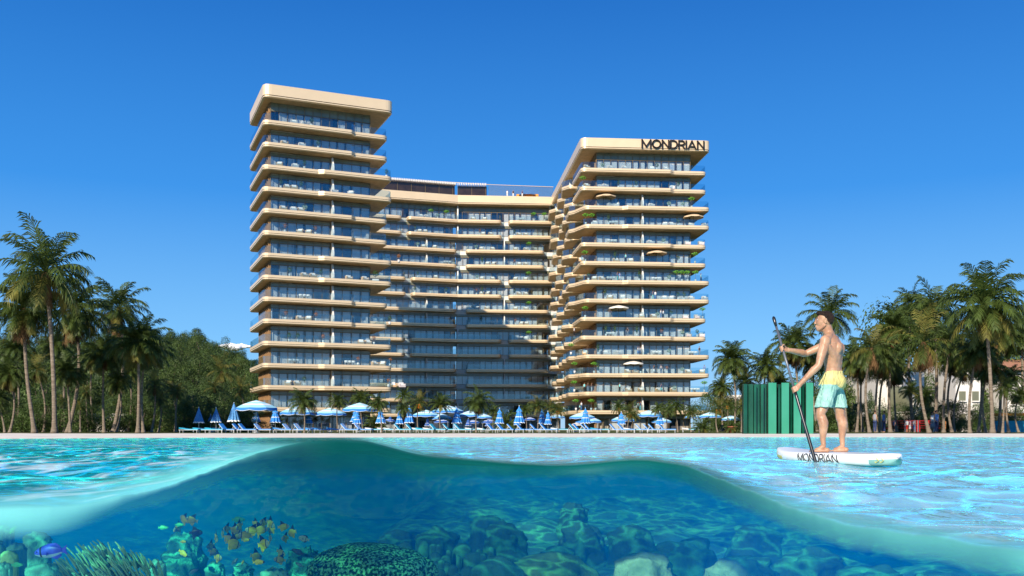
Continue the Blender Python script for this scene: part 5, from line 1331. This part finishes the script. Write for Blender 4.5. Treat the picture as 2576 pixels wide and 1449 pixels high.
# legs: (hip, knee, ankle), heel and toes
def leg(hip, kn, an, toe, bend):
    limb(b, [(hip, .092), (hip.lerp(kn, .35), .086), (hip.lerp(kn, .75), .071), (kn + V3(0, 0, .02), .061), (kn - V3(0, 0, .05), .055)])
    cal = kn.lerp(an, .30) - fd * .022; limb(b, [(kn, .055), (cal, .064), (kn.lerp(an, .55) - fd * .012, .051), (kn.lerp(an, .8), .036), (an, .031), (an - V3(0, 0, .03), .030)])
    ell(b, kn.lerp(an, .27) - fd * .036, (.036, .032, .085), MB_)
    ell(b, kn + fd * .018, (.036, .03, .04), MB_)
    d = (toe - an); d.z = 0; d.normalize(); sd = V3(-d.y, d.x, 0)
    heel = an - d * .045; heel.z = .030
    ell(b, heel, (.034, .034, .032)); ell(b, an + V3(0, 0, .0) + sd * .026, (.012, .012, .014)); ell(b, an - sd * .026, (.012, .012, .014))
    t0 = V3(toe.x, toe.y, .02)
    limb(b, [(V3(an.x, an.y, an.z - .02), .030), (V3(an.x, an.y, .045) + d * .045, .030), (t0 - d * .06 + V3(0, 0, .012), .023)])
    limb(b, [(heel + sd * .01 - V3(0, 0, .006), .022), (t0 - d * .055 + sd * .022 - V3(0, 0, .002), .017)]); limb(b, [(heel - sd * .01 - V3(0, 0, .006), .022), (t0 - d * .055 - sd * .024 - V3(0, 0, .002), .017)])
    for k, (o_, l_, r_) in enumerate(((-.030, .010, .0115), (-.012, .012, .0085), (.002, .008, .008), (.015, .0, .0075), (.027, -.010, .007))):
        limb(b, [(t0 - d * .045 + sd * o_ * .9 - V3(0, 0, .004), r_ + .002), (t0 - d * .015 + d * l_ + sd * o_ + V3(0, 0, -.003), r_), (t0 + d * (.008 + l_) + sd * o_ * 1.05 - V3(0, 0, .010), r_ * .9)], 8)
leg(V3(.058, -.075, .86), V3(-.068, -.125, .485), V3(-.040, -.145, .105), V3(-.185, -.10, .02), 0)
leg(V3(.185, .080, .86), V3(.250, .075, .480), V3(.283, .085, .098), V3(.150, .16, .02), 0)
# hands closed round the pole
def hand(wr, h, side, wrap):
    c = pole_at(h); ax = -pa                                     # up along the pole
    rad_ = (wr - c); rad_ = (rad_ - ax * rad_.dot(ax)).normalized(); tg = ax.cross(rad_)
    def Q(a, r, u): return c + (rad_ * math.cos(a) + tg * math.sin(a)) * r + ax * u
    knuckle = Q(wrap * .75, .046, 0)
    palm = wr.lerp(knuckle, .62)
    pm = [(wr, .026)]
    for u in (.027, .009, -.010, -.028):
        limb(b, [(wr + ax * u * .5, .021), (wr.lerp(Q(wrap * .6, .044, u), .6), .0175), (Q(wrap * .75, .040, u), .0130)], 10)
    for i, (u, ln) in enumerate(((.031, 1.0), (.0105, 1.1), (-.0105, 1.03), (-.030, .85))):
        rf = (.0100, .0104, .0098, .0088)[i]; pts = []
        for k in range(7):
            a = wrap * (.75 + k / 6 * 3.1 * ln); r = .036 if k == 0 else (.031 if k < 3 else .0275); pts.append((Q(a, r, u - .002 * k), rf * (1.08 if k in (0, 2, 4) else .95) * (1 - .03 * k)))
        limb(b, pts, 9)
    limb(b, [(wr.lerp(c, .35) + ax * .022, .017), (Q(-wrap * .35, .036, .040), .0135), (Q(-wrap * 1.2, .030, .043), .0115), (Q(-wrap * 2.1, .028, .036), .0100)], 9)
hand(wrN, .800, 0, -1); hand(wrF, 1.335, 1, 1)
def post(me):
    out = []
    for p, nn in [(v.co.copy(), v.normal.copy()) for v in me.vertices]:
        q0 = p.copy()
        if .96 < p.z < 1.5:
            q = p - V3(.13, 0, p.z); back = -(q.dot(fd)); lat = q.dot(ld)
            if back > .04:
                g = math.exp(-(lat / .013) ** 2) * smooth(.95, 1.02, p.z) * smooth(1.50, 1.40, p.z); q0 += fd * .013 * g
                q0 += fd * .006 * (mnoise.noise(V3(p.x * 9, p.y * 9, p.z * 9)))
        if p.z > .12: q0 += nn * .0025 * mnoise.noise(p * 26)
        out += q0[:]
    me.vertices.foreach_set('co', out)
vox(b, "body", .0052, 5, skinM, man, post, .5)
# hair
hairM = mat("hair", (.045, .024, .015), .75, scale=60, var=.7, bump=1, bscale=150, spec=.3)
b = MB(); ell(b, H(0, -.014, .018), (.0765, .0945, .092), HM, 4); ell(b, H(0, .028, .072), (.050, .056, .038), HM, 3); limb(b, [(H(-.04, .06, .082), .016), (H(0, .078, .090), .017), (H(.04, .06, .082), .016)])
def hcut(me):
    bm = bmesh.new(); bm.from_mesh(me); dl = []
    for f in bm.faces:
        q = f.calc_center_median() - HC; s_, f_, u_ = q.dot(hl) / HS, q.dot(hf) / HS, q.z / HS
        line = .062 if f_ > .045 else (.062 - (.045 - f_) * .35 if f_ > .0 else (.046 + f_ * 1.5 if f_ > -.06 else -.044 + (f_ + .06) * .6))
        line = max(line, -.052)
        if u_ < line: dl.append(f)
    bmesh.ops.delete(bm, geom=dl, context='FACES')
    for v in bm.verts: v.co += v.normal * (.0035 * mnoise.noise(v.co * 90) + .002)
    bm.to_mesh(me); bm.free()
vox(b, "hair", .005, 3, hairM, man, hcut)
for s in (-1, 1):
    b = MB(); b.ico(H(s * .029, .067, .010), .0125, 2); b.build("eye", mat("eye_white", (.7, .7, .7), .2), man, True)
    b = MB(); limb(b, [(H(s * .016, .092, .034), .004), (H(s * .034, .086, .038), .0045), (H(s * .050, .072, .032), .003)], 6); b.build("eyebrow", hairM, man, True)
# swim shorts
def cloth(name, c, c2):
    m = mat(name, c, .85, scale=5, var=.05, col2=c2, spec=.15, thr=(.35, .65)); N = m.node_tree.nodes; L = m.node_tree.links
    tc = N.new('ShaderNodeTexCoord'); mp = N.new('ShaderNodeMapping'); mp.inputs['Scale'].default_value = (7, 7, 2.2); mp.inputs['Rotation'].default_value = (0, R(35), R(20)); nz = N.new('ShaderNodeTexNoise'); nz.inputs['Scale'].default_value = 2.2; nz.inputs['Detail'].default_value = 3; nz.inputs['Distortion'].default_value = .8
    bp = N.new('ShaderNodeBump'); bp.inputs['Strength'].default_value = 1; bp.inputs['Distance'].default_value = .06
    L.new(tc.outputs['Object'], mp.inputs[0]); L.new(mp.outputs[0], nz.inputs[0]); L.new(nz.outputs[0], bp.inputs['Height']); L.new(bp.outputs[0], N['Principled BSDF'].inputs['Normal']); return m
shY = cloth("shorts_yellow", (.72, .64, .28), (.60, .50, .18)); shM = cloth("shorts_mint", (.42, .68, .56), (.22, .48, .42))
b = MB()
etor(b, [(V3(.133, 0, 1.045), .150, .110), (V3(.133, 0, 1.02), .154, .114), (V3(.128, 0, .97), .170, .140), (V3(.120, 0, .92), .184, .156), (V3(.106, 0, .86), .192, .164), (V3(.12, 0, .80), .14, .12)])
ell(b, V3(.128, -.06, .90) - fd * .055, (.085, .088, .10), MB_); ell(b, V3(.185, .06, .90) - fd * .055, (.085, .085, .10), MB_)
def sleg(hip, kn, w0, w1):
    e = hip.lerp(kn, .72); n = 24; vs = []; secs = []
    for k in range(7):
        t = k / 6; c = hip.lerp(e, t) ; secs.append((c, (w0 * (1 - t) + w1 * t), (w0 * .97 * (1 - t) + w1 * 1.0 * t)))
    etor(b, secs[::-1])
sleg(V3(.062, -.075, .87), V3(-.070, -.122, .46), .106, .108); sleg(V3(.185, .080, .87), V3(.242, .078, .46), .104, .106)
def spost(me):
    out = []
    for p, nn in [(v.co.copy(), v.normal.copy()) for v in me.vertices]:
        a = math.atan2(p.y, p.x - .13)
        k = .010 * mnoise.noise(V3(p.x * 14 + p.z * 9, p.y * 14, p.z * 7)) + .006 * mnoise.noise(V3(p.x * 40 + p.z * 25, p.y * 40, p.z * 10))
        if p.z > 1.0: k += .0025 * math.sin(a * 46)
        out += (p + nn * k)[:]
    me.vertices.foreach_set('co', out); me.update()
    for f in me.polygons:
        c = f.center; line = .855 - .22 * abs(c.x - .17) * (1 if c.x > .17 else -.35) - .03 * smooth(.10, .18, c.x)
        f.material_index = 0 if c.z > line else 1
vox(b, "swim_shorts", .0065, 4, [shY, shM], man, spost)
b = MB()
for q in (-1, 1): limb(b, [(V3(-.005, -.115, 1.02), .005), (V3(-.045 + .01 * q, -.135, .93), .005), (V3(-.070 + .02 * q, -.14, .855), .004)], 6)
b.build("drawstring", shY, man, True)
# paddle
blk = mat("paddle_black", (.012, .013, .016), .28, var=.2, spec=.6); gry = mat("paddle_grey", (.10, .11, .13), .3, var=.2, spec=.6)
pd = empty("paddle", man.location); tag(pd, "long black paddle held upright by the man, its blade in the water beside the board", "paddle")
P4 = lambda t: PT.lerp(PB, t)
b = MB(); b.tube([P4(.02), P4(.33), P4(.52)], [.0155, .016, .017], 12); b.build("upper_shaft", gry, pd, True)
b = MB(); b.tube([P4(.52), P4(.56), P4(1.0), P4(1.04)], [.0205, .021, .022, .016], 12); b.build("lower_shaft", blk, pd, True)
b = MB(); b.tube([P4(-.012), P4(.0), P4(.03), P4(.06)], [.012, .0225, .021, .016], 12); b.build("grip", blk, pd, True)
b = MB(); c0 = P4(1.0); u = pa; sdw = V3(0, 0, 1).cross(u).normalized()
prof = [(0, .018), (.05, .05), (.14, .085), (.28, .092), (.38, .07), (.42, .02)]
for q in (-1, 1): pass
nn = sdw.cross(u).normalized(); vs = []; fs = []
for (l_, w_) in prof:
    for (a_, t_) in ((-1, 0), (0, .008), (1, 0), (0, -.008)): vs.append(c0 + u * l_ + sdw * w_ * a_ + nn * t_)
for i in range(len(prof) - 1):
    for k in range(4): fs.append((i * 4 + k, i * 4 + (k + 1) % 4, (i + 1) * 4 + (k + 1) % 4, (i + 1) * 4 + k))
b.add(vs, fs); b.build("blade", blk, pd, True)
# board
bdW = mat("board_white", (.86, .87, .85), .3, var=.02, spec=.5); bdY = mat("board_yellow", (.85, .66, .10), .35, var=.05); bdG = mat("board_tail_green", (.22, .42, .38), .4, var=.2); bdT = mat("board_ink", (.015, .015, .018), .4)
bd = empty("paddle_board", (0, 0, 0)); tag(bd, "white stand-up paddle board with black lettering and a yellow nose under the man", "paddle board")
bdd = Vector((.285, -.958, 0)).normalized(); bn = Vector((bdd.y, -bdd.x, 0))      # nose to tail; towards the camera's left
BC = Vector((4.17, 12.34, 0)); BL = 2.45
def bwid(s): s = max(0.0, min(1.0, s)); return .37 * min(1, (1 - abs(2 * s - 1) ** 2.6)) ** .62 + .004
def bcen(s): return BC + bdd * (s - .5) * BL + Vector((0, 0, .035 + .16 * max(0, .3 - s) ** 2 * 4 + .06 * max(0, s - .8) ** 2 * 8))
SEC = [(-1.0, .0), (-.985, .035), (-.93, .060), (-.75, .068), (0, .072), (.75, .068), (.93, .060), (.985, .035), (1.0, 0), (.96, -.05), (.8, -.072), (0, -.078), (-.8, -.072), (-.96, -.05)]
b = MB(); n = 70; vs = []; fs = []; mi = []
for i in range(n + 1):
    s = i / n; c = bcen(s); w = bwid(s); th = min(1, w / .12)
    for (a_, z_) in SEC: vs.append(c + bn * w * a_ * -1 + Vector((0, 0, z_ * th)))
m = len(SEC)
for i in range(n):
    for k in range(m):
        fs.append((i * m + k, (i + 1) * m + k, (i + 1) * m + (k + 1) % m, i * m + (k + 1) % m)); s = (i + .5) / n
        mi.append(1 if (s < .2 and k in (7, 8, 9, 10, 12, 13, 0) and (k in (9, 10, 12, 13) or s < .10)) else (2 if s > .90 and k in (8, 9, 10, 11, 12, 13) else 0))
fs.append(tuple(range(m))[::-1]); mi.append(1); fs.append(tuple(n * m + k for k in range(m))); mi.append(2)
b.add(vs, fs); b.m = mi; b.build("hull", [bdW, bdY, bdG], bd, True)
lt2, lw2 = letters("MONDRIAN", .098, .0125, gap=.24, depth=.006, slant=-.28, sub=7)
s0 = .40; out_ = []
for (x, y, z) in lt2.v:
    s = s0 + x / BL; hgt = z - .050; w = bwid(s)
    # follow the rounded rail
    rz = [(-.072, .80), (-.05, .96), (0, 1.0), (.035, .985), (.060, .93), (.068, .75)]
    a_ = 1.0
    for (z0_, a0), (z1_, a1) in zip(rz, rz[1:]):
        if z0_ <= hgt <= z1_: a_ = a0 + (a1 - a0) * (hgt - z0_) / (z1_ - z0_)
    q = bcen(s) + bn * (w * a_ + .006 - y * .5) + Vector((0, 0, hgt)); out_.append(tuple(q))
lt2.v = out_; lt2.build("board_lettering", bdT, bd)
b = MB(); cs = [bcen(.86) + Vector((0, 0, .077)) + bn * .12, bcen(.70) + Vector((0, 0, .077)) + bn * .2, bcen(.70) + Vector((0, 0, .077)) + bn * .16, bcen(.86) + Vector((0, 0, .077)) + bn * .05]
b.add(cs, [(3, 2, 1, 0)]); b.build("deck_stripe", bdY, bd)
b = MB()
for (s_, o_, l_) in ((.935, .6, .05), (.955, .75, .045)):
    p = bcen(s_) + bn * (bwid(s_) * 1.01 + .003) + Vector((0, 0, -.01)); e = Vector((0, 0, .035)); f_ = bdd * l_
    for q1, q2 in ((p - f_, p + e), (p + e, p + f_), (p + f_, p - e * .8), (p - e * .8, p - f_)): b.tube([q1, q2], .004, 4)
b.build("tail_emblem", bdY, bd)

# ---- small people, copied from three simple figures (body, hair, top, bottoms)
def small_proto(kind):
    s = {'man': 1.0, 'woman': .94, 'child': .62}[kind]; b = MB()
    etor(b, [(V3(0, 0, .86) * s, .15 * s, .10 * s), (V3(0, 0, 1.05) * s, .13 * s, .085 * s), (V3(0, 0, 1.35) * s, .18 * s, .10 * s), (V3(0, 0, 1.46) * s, .10 * s, .07 * s)], Matrix.Identity(3), 14)
    limb(b, [(V3(0, 0, 1.44) * s, .05 * s), (V3(0, 0, 1.56) * s, .048 * s)], 8); ell(b, V3(0, -.01, 1.66) * s, (.075 * s, .09 * s, .11 * s), None, 2)
    for q in (-1, 1):
        limb(b, [(V3(q * .17, 0, 1.40) * s, .05 * s), (V3(q * .22, 0, 1.12) * s, .038 * s), (V3(q * .19, -.12, .92) * s, .028 * s), (V3(q * .17, -.17, .86) * s, .03 * s)], 8)
        limb(b, [(V3(q * .08, 0, .86) * s, .08 * s), (V3(q * .09, 0, .48) * s, .05 * s), (V3(q * .09, .02, .08) * s, .035 * s)], 8); ell(b, V3(q * .09, -.05, .03) * s, (.04 * s, .11 * s, .03 * s), None, 2)
    bo = vox(b, "body", .028 * s, 1, skinM, None); me = bo.data; bpy.data.objects.remove(bo)
    h = MB(); ell(h, V3(0, .012, 1.69) * s, (.085 * s, .095 * s, .105 * s), None, 2)
    if kind == 'woman': limb(h, [(V3(0, .06, 1.68) * s, .07 * s), (V3(0, .07, 1.45) * s, .05 * s)], 8)
    hm_ = proto(h, "hair", [hairM], True)
    t = MB(); etor(t, [(V3(0, 0, .95) * s, .165 * s, .115 * s), (V3(0, 0, 1.1) * s, .15 * s, .105 * s), (V3(0, 0, 1.36) * s, .205 * s, .12 * s), (V3(0, 0, 1.47) * s, .11 * s, .085 * s)], Matrix.Identity(3), 14)
    tm = proto(t, "top", [whM], True)
    u = MB(); etor(u, [(V3(0, 0, .78) * s, .17 * s, .12 * s), (V3(0, 0, .97) * s, .16 * s, .115 * s)], Matrix.Identity(3), 12)
    lo = .12 if kind != 'child' else .5
    if kind == 'woman': etor(u, [(V3(0, 0, .35) * s, .22 * s, .17 * s), (V3(0, 0, .8) * s, .17 * s, .12 * s)], Matrix.Identity(3), 12)
    else:
        for q in (-1, 1): limb(u, [(V3(q * .08, 0, .85) * s, .092 * s), (V3(q * .09, 0, .48) * s, .07 * s), (V3(q * .09, .02, max(lo, .12)) * s, .055 * s)], 8)
    um = proto(u, "bottoms", [whM], True)
    return dict(body=me, hair=hm_, top=tm, bottoms=um)
SP = {k: small_proto(k) for k in ('man', 'woman', 'child')}
CM = {n_: mat("cloth_" + n_, c, .85, var=.1) for n_, c in dict(white=(.8, .8, .78), black=(.02, .02, .025), navy=(.03, .05, .14), red=(.6, .04, .03), blue=(.12, .25, .55), grey=(.3, .3, .32), orange=(.75, .28, .06), teal=(.2, .6, .6), pink=(.75, .35, .45)).items()}
def small_person(loc, kind, top, bot, rz, label, group):
    t = empty("person", loc, rz); tag(t, label, 'person', group)
    for k in ('body', 'hair', 'top', 'bottoms'):
        if k == 'top' and top is None: continue
        o = meshobj(k, SP[kind][k], t)
        if k in ('top', 'bottoms'): o.material_slots[0].link = 'OBJECT'; o.material_slots[0].material = CM[top if k == 'top' else bot]
        if kind == 'man' and k == 'bottoms': pass
    return t
bpy.data.scenes.remove(bpy.data.scenes['tmp'])
BP = [(2201, 76, 'man', 'grey', 'navy', "adult in grey stooping at the base of a palm, left of the climbing frames"), (2224, 79, 'man', 'blue', 'navy', "person in blue at the red ladder frame"), (2282, 76, 'child', 'white', 'red', "child in white top and red trousers before the middle climbing frame"),
      (2289, 76, 'child', 'pink', 'white', "child in pink beside the child in red trousers"), (2299, 77, 'child', 'white', 'blue', "child in white right of the pink child"), (2249, 80, 'child', 'navy', 'black', "dark-clothed child between the two left climbing frames"),
      (2345, 77, 'woman', 'white', 'grey', "woman in white beside the curved palm trunk"), (2351, 78, 'man', 'grey', 'white', "man in grey right behind the woman in white"), (2356, 76, 'man', 'blue', 'navy', "man in blue right of the woman in white"), (2376, 75, 'child', 'orange', 'orange', "child in orange, rightmost of the playground group")]
for (px, Y, k, a, c, lab) in BP: small_person((*px2(px, Y), GZ), k, a, c, _rb.uniform(0, 6), lab, 'people at the playground')
# ================================================================ FURNITURE, PLANTS AND PEOPLE ON THE BALCONIES
sofaT = mat("armchair_tan", (.62, .40, .22), .8, var=.1); sofaP = mat("sofa_pale", (.66, .58, .56), .85, var=.08); cushW = mat("cushion", (.80, .77, .72), .9, var=.05)
def sofa_protos(m):
    b = MB(); b.box((0, 0, .2), (.85, .75, .28)); b.box((0, .32, .5), (.85, .14, .42)); b.box((-.38, 0, .42), (.12, .75, .28)); b.box((.38, 0, .42), (.12, .75, .28)); f = proto(b, "frame", [m])
    b = MB(); b.box((0, -.05, .40), (.62, .6, .13)); b.box((0, .2, .60), (.6, .14, .36)); return f, proto(b, "cushion", [cushW])
SF = {'tan': sofa_protos(sofaT), 'pale': sofa_protos(sofaP)}
b = MB()
for x in (-.22, .22):
    for y in (-.2, .2): b.tube([(x, y, 0), (x * .9, y * .9, .45)], .018, 5)
CHF = proto(b, "legs", [frW]); b = MB(); b.box((0, 0, .47), (.5, .46, .06)); CHS = proto(b, "seat", [cuW]); b = MB()
for k in range(9): a = PI * k / 8; b.box((.26 * math.cos(a), .05 + .22 * math.sin(a), .68), (.12, .10, .26), a)
CHB = proto(b, "backrest", [cuW])
b = MB(); b.box((0, 0, .72), (1.7, .75, .05)); TBT = proto(b, "table_top", [sofaT]); b = MB(); b.box((0, 0, .35), (.5, .3, .7)); TBL = proto(b, "table_foot", [frameM])
potM = mat("white_pot", (.76, .74, .70), .6, var=.04); b = MB(); b.lathe([(0, 0), (.17, 0), (.21, .5), (.18, .5), (.16, .44), (0, .44)], 12); POT = proto(b, "pot", [potM], True)
b = MB(); b.box((0, 0, .25), (1.1, .4, .5)); TRO = proto(b, "trough", [potM])
def foliage(seed, n, rx, rz, z0, m, s, stemh=None):
    rnd = random.Random(seed); b = MB()
    for i in range(n):
        d = Vector((rnd.gauss(0, 1), rnd.gauss(0, 1), rnd.gauss(0, 1))).normalized(); p = Vector((d.x * rx, d.y * rx, z0 + d.z * rz)) * 1; p *= 1
        p = Vector((d.x * rx * rnd.uniform(.5, 1.1), d.y * rx * rnd.uniform(.5, 1.1), z0 + d.z * rz * rnd.uniform(.5, 1.1)))
        nn = (d + Vector((rnd.uniform(-.8, .8), rnd.uniform(-.8, .8), .4))).normalized(); u = nn.orthogonal().normalized(); v = nn.cross(u); q = s * rnd.uniform(.7, 1.3)
        b.add([p - u * q, p - v * q * .5, p + u * q, p + v * q * .5], [(0, 1, 2, 3)])
    return proto(b, "foliage", [m])
brightM = mat("leaf_bright", (.16, .42, .04), .45, var=.3, trans=.3); midM = mat("leaf_mid", (.06, .12, .04), .5, var=.4, trans=.2); silM = mat("leaf_silver", (.30, .40, .30), .6, var=.3); rustM = mat("leaf_rust", (.30, .12, .04), .6, var=.3)
FO = {'bush': foliage(1, 130, .36, .45, 1.15, midM, .085), 'bright': foliage(2, 90, .65, .32, 1.95, brightM, .14), 'cactus': foliage(3, 110, .50, .40, .95, silM, .12), 'rust': foliage(4, 110, .34, .40, 1.2, rustM, .09), 'cone': foliage(5, 200, .30, .85, 1.5, midM, .09)}
b = MB(); b.tube([(0, 0, .4), (.02, 0, 1.0), (0, .02, 1.9)], .03, 5); STEM = proto(b, "stem", [woodM])
b = MB(); b.tube([(0, 0, .4), (.0, 0, 1.0)], .03, 5); STEMS = proto(b, "stem", [woodM])
def b_plant(t, kind):
    meshobj("trough" if kind == 'trough' else "pot", TRO if kind == 'trough' else POT, t)
    o = meshobj("foliage", FO['bush' if kind == 'trough' else kind], t); meshobj("stem", STEM if kind in ('bright', 'cone') else STEMS, t)
    if kind == 'trough': o.scale = (1.6, 1.2, 1.25)
SEAT = {}
def balcony_item(bl, n, px, code, v=1.15):
    xf, ang, a = bl
    # local u where the sight line through px meets the line at depth v
    t = (px - 1288) / F; x0, y0 = xf(0, v); u = (t * y0 - x0) / (math.cos(ang) - t * math.sin(ang))
    x, y = xf(u, v); z = zf(n) + .001
    SEAT.setdefault((a, n), []).append((px, code, x, y, z, ang))
def items(bl, n, s, off, k):
    for tok in s.split():
        c = tok[0]; x = float(tok[1:]); balcony_item(bl, n, off + k * x, c, v=1.15 if c not in 'Hh' else .85)
BLL = (xfL, LA, 'left tower'); BLR = (xfR, RA, 'right tower'); BM0 = (segs[0][0], segs[0][2], 'middle wing'); BM1 = (segs[1][0], segs[1][2], 'middle wing')
# codes: s tan seat, p pale seat, t bush, b bright tree, c cactus, r rust plant, k cone, g trough, d three chairs, u parasol, H adult, h child
k1, o1 = .3038, 591.
for n, s in {1: "p490 p578 t635", 2: "s410 p555 t690", 3: "s370 t575 p500 t1255", 4: "t380 s430 s490 t547 p825 p960", 5: "s400 p485 s545 c580", 6: "r415 s540 s610 r668"}.items(): items(BLL, n, s, o1, k1)
k2, o2 = .3386, 629.
for n, s in {7: "r1105", 8: "t295 s405 s470 t525 s735 s855 g932", 9: "d405", 10: "r265 s370 s435 r490 t1037", 11: "t290 t355 r543 s825 s877 r920", 12: "d330 d742 r803 s928 s985 r1042", 13: "s285 s350 t403 r1028 s1062 p1128"}.items(): items(BLL, n, s, o2, k2)
k3, o3 = .2735, 1371.
for n, s in {1: "s385 c530 p605 p735 p985 t1030 p1111", 2: "b348 s385 p555 t675 t840 p1170 t1225", 3: "u560 p600 p660 p980 c1140 c1267 b1350", 4: "b375 b432 p460 d630 k585 p1105 p1165 t1225 u1365 p1345 p1470", 5: "d620 p970 c1090 p1310 p1435",
             6: "b370 s335 u1028 k645 H742 s655 s790 t1225 b1380", 7: "t400 s455 s525 d610 H668 H686 k867 d1025 c1140 b1210 b1260 b1310 b1385 H1435"}.items(): items(BLR, n, s, o3, k3)
for n, s in {8: "k555 s600 p715 H993 H1015 p1100 p1165 t1225 t1280 p1345 p1470", 9: "b370 H598 u678 s890 s1000 c1035 H1065 H1088 t1160 p1290 p1400 b1450", 10: "H268 d605 k560 k645 H760 k845 r1070 c1265 p1320 p1440 t1400", 11: "b240 s370 k490 p560 p685 H855 H875 d1030 c1140 d1360 H1420",
             12: "b273 b452 k490 u812 s760 s830 r880 H1003 H1067 r1122 c1260 s1320 s1445 H1465", 13: "b270 H362 H395 H430 H688 s770 s885 H1070 s1045 s1180 c1190 d1380 b1465", 14: "b285 h320 H335 b425 t465 k830 H855 H877 H1168"}.items(): items(BLR, n, s, o3, k3)
k4, o4 = .2387, 943.4
for n, s, s1 in ((1, "p485 b590 c660 b755 p545", "s1035 s1155 d1540 b1675 b1785"), (2, "t425 s470 s530", "r1105 s1140 s1220 t1470 s1520 s1590"), (3, "c450 s510 s630", "c1065 s1120 s1240 s1480 s1590 b1625"), (4, "t95 d765", "k1130 s1185 s1250 r1470 s1520 s1590"),
                 (5, "t450 s640", "c1075 s1125 s1240 s1480 s1588 b1620"), (6, "t590 t750 t420", "r1070 k1130 s1125 s1190 t1470 s1520 s1590")):
    items(BM0, n, s, o4, k4); items(BM1, n, s1, o4, k4)
for n, s in ((7, "c975 s1020 s1120 s1405 s1510 b1540"), (8, "t940 k1065 d1160 r1405 s1465 s1515"), (9, "s1460 p1510 b1540")): items(BM1, n, s, o4, .2516)
NMS = {'s': ('armchair', 'tan armchair', 'armchair'), 'p': ('armchair', 'pale armchair', 'armchair'), 't': ('potted_plant', 'dark bushy plant', 'potted plant'), 'b': ('potted_tree', 'bright green little tree', 'potted tree'), 'c': ('potted_plant', 'silvery spiky plant', 'potted plant'),
       'r': ('potted_plant', 'rust leaved plant', 'potted plant'), 'k': ('potted_tree', 'slim dark conical tree', 'potted tree'), 'g': ('planter', 'white trough of tall greenery', 'planter'), 'u': ('balcony_parasol', 'small cream parasol', 'parasol'), 'H': ('person', '', 'person'), 'h': ('person', '', 'person'), 'd': ('dining_chair', 'white dining chair', 'chair')}
lookc = ['white', 'black', 'navy', 'grey', 'white', 'blue', 'black', 'teal']
for (bl, n), lst in SEAT.items():
    exp = []
    for (px, c, x, y, z, ang) in sorted(lst):
        if c == 'd':
            for q in (-1, 0, 1): exp.append((px + q * 6.5, 'd', x + q * .62 * math.cos(ang), y + q * .62 * math.sin(ang), z, ang))
            t = empty("dining_table", (x - .45 * math.sin(ang), y + .75 * math.cos(ang), z), ang); meshobj("table_top", TBT, t); meshobj("table_foot", TBL, t)
            ns = sorted(q[0] for q in lst if q[1] == 'd'); wh_ = ('' if len(ns) == 1 else ('left-hand ' if px == ns[0] else ('right-hand ' if px == ns[-1] else 'middle ')))
            tag(t, f"{wh_}tan dining table by three white chairs, {bl}'s {ORD(n)} balcony from top", 'table', 'balcony dining tables')
        else: exp.append((px, c, x, y, z, ang))
    exp.sort(); cnt = {}
    for (px, c, x, y, z, ang) in exp:
        nm, desc, cat = NMS[c]; cnt[cat] = cnt.get(cat, 0) + 1; rk = cnt[cat]
        if c in 'Hh':
            i = int(px * 7 + n) ; a_, b_ = lookc[i % 8], lookc[(i * 3 + 1) % 8]; kd = 'child' if c == 'h' else ('woman' if i % 3 == 0 else 'man')
            small_person((x, y, z), kd, a_, b_, ang + _rb.uniform(-1, 1), f"{'child' if kd == 'child' else kd} in {a_} top, {ORD(rk)} person from left, {bl}'s {ORD(n)} balcony from top", 'people on the balconies'); continue
        rk_ = rk
        lab = f"{desc}, {ORD(rk_)} {cat.split()[-1]} from left, {bl}'s {ORD(n)} balcony from top"
        if c == 'u':
            t = empty(nm, (x, y, z)); cnp = meshobj("canopy", OPENT if n < 7 else OPENC, t); cnp.scale = (2.0, 2.0, 1.5); cnp.location = (0, 0, 1.95); q = MB(); q.tube([(0, 0, 0), (0, 0, 2.3)], .035, 6); q.build("pole", woodM, t); q = MB(); q.lathe([(0, 0), (.25, 0), (.25, .07), (0, .1)], 10); q.build("base", frameM, t)
        else:
            t = empty(nm, (x, y, z), ang + (0 if c in 'd' else _rb.uniform(-.5, .5)))
            if c in 'sp': f_, cu_ = SF['tan' if c == 's' else 'pale']; meshobj("frame", f_, t); meshobj("cushion", cu_, t); t.scale = (1.25, 1.1, 1.15)
            elif c == 'd': meshobj("legs", CHF, t); meshobj("seat", CHS, t); meshobj("backrest", CHB, t); t.rotation_euler = (0, 0, ang + PI)
            else: b_plant(t, {'t': 'bush', 'b': 'bright', 'c': 'cactus', 'r': 'rust', 'k': 'cone', 'g': 'trough'}[c])
        tag(t, lab, cat, {'armchair': 'armchairs on the balconies', 'chair': 'white dining chairs on the balconies', 'parasol': 'small parasols on the balconies'}.get(cat, 'plants on the balconies'))
# guests on the roof terrace
for i, (px, a) in enumerate(((1297 - 20, 'black'), (1262, 'white'), (1300, 'navy'))):
    x, y = segs[1][0](on_seg(1, px + 15), 1.2); small_person((x, y, zr), 'man', a, 'white', 0, f"person in {a} top at the middle wing's roof edge by the orange kiosk", 'people on the roof')
# ================================================================ small clouds low over the hill and far right
cloudM = mat("cloud", (.92, .93, .95), 1, var=.02, spec=0)
for (px, py, w, lab, n) in ((590, 872, 50, "small white cloud peeping over the end of the wooded hill", 16),):
    b = MB(); Y = 3800; s = Y / F; r_ = random.Random(int(px))
    for i in range(n):
        t = i / (n - 1) * 2 - 1; b.ico((t * w * s * .8, r_.uniform(-10, 10), r_.uniform(-3, 5) * s * (1 - abs(t))), w * s * .22 * (1.15 - abs(t) * .8) * r_.uniform(.7, 1.1), 3, .45, 1.8, i, (1.3, 1, .7))
    o = b.build("cloud", cloudM, None, True, at(px, py, Y)); tag(o, kind='structure')
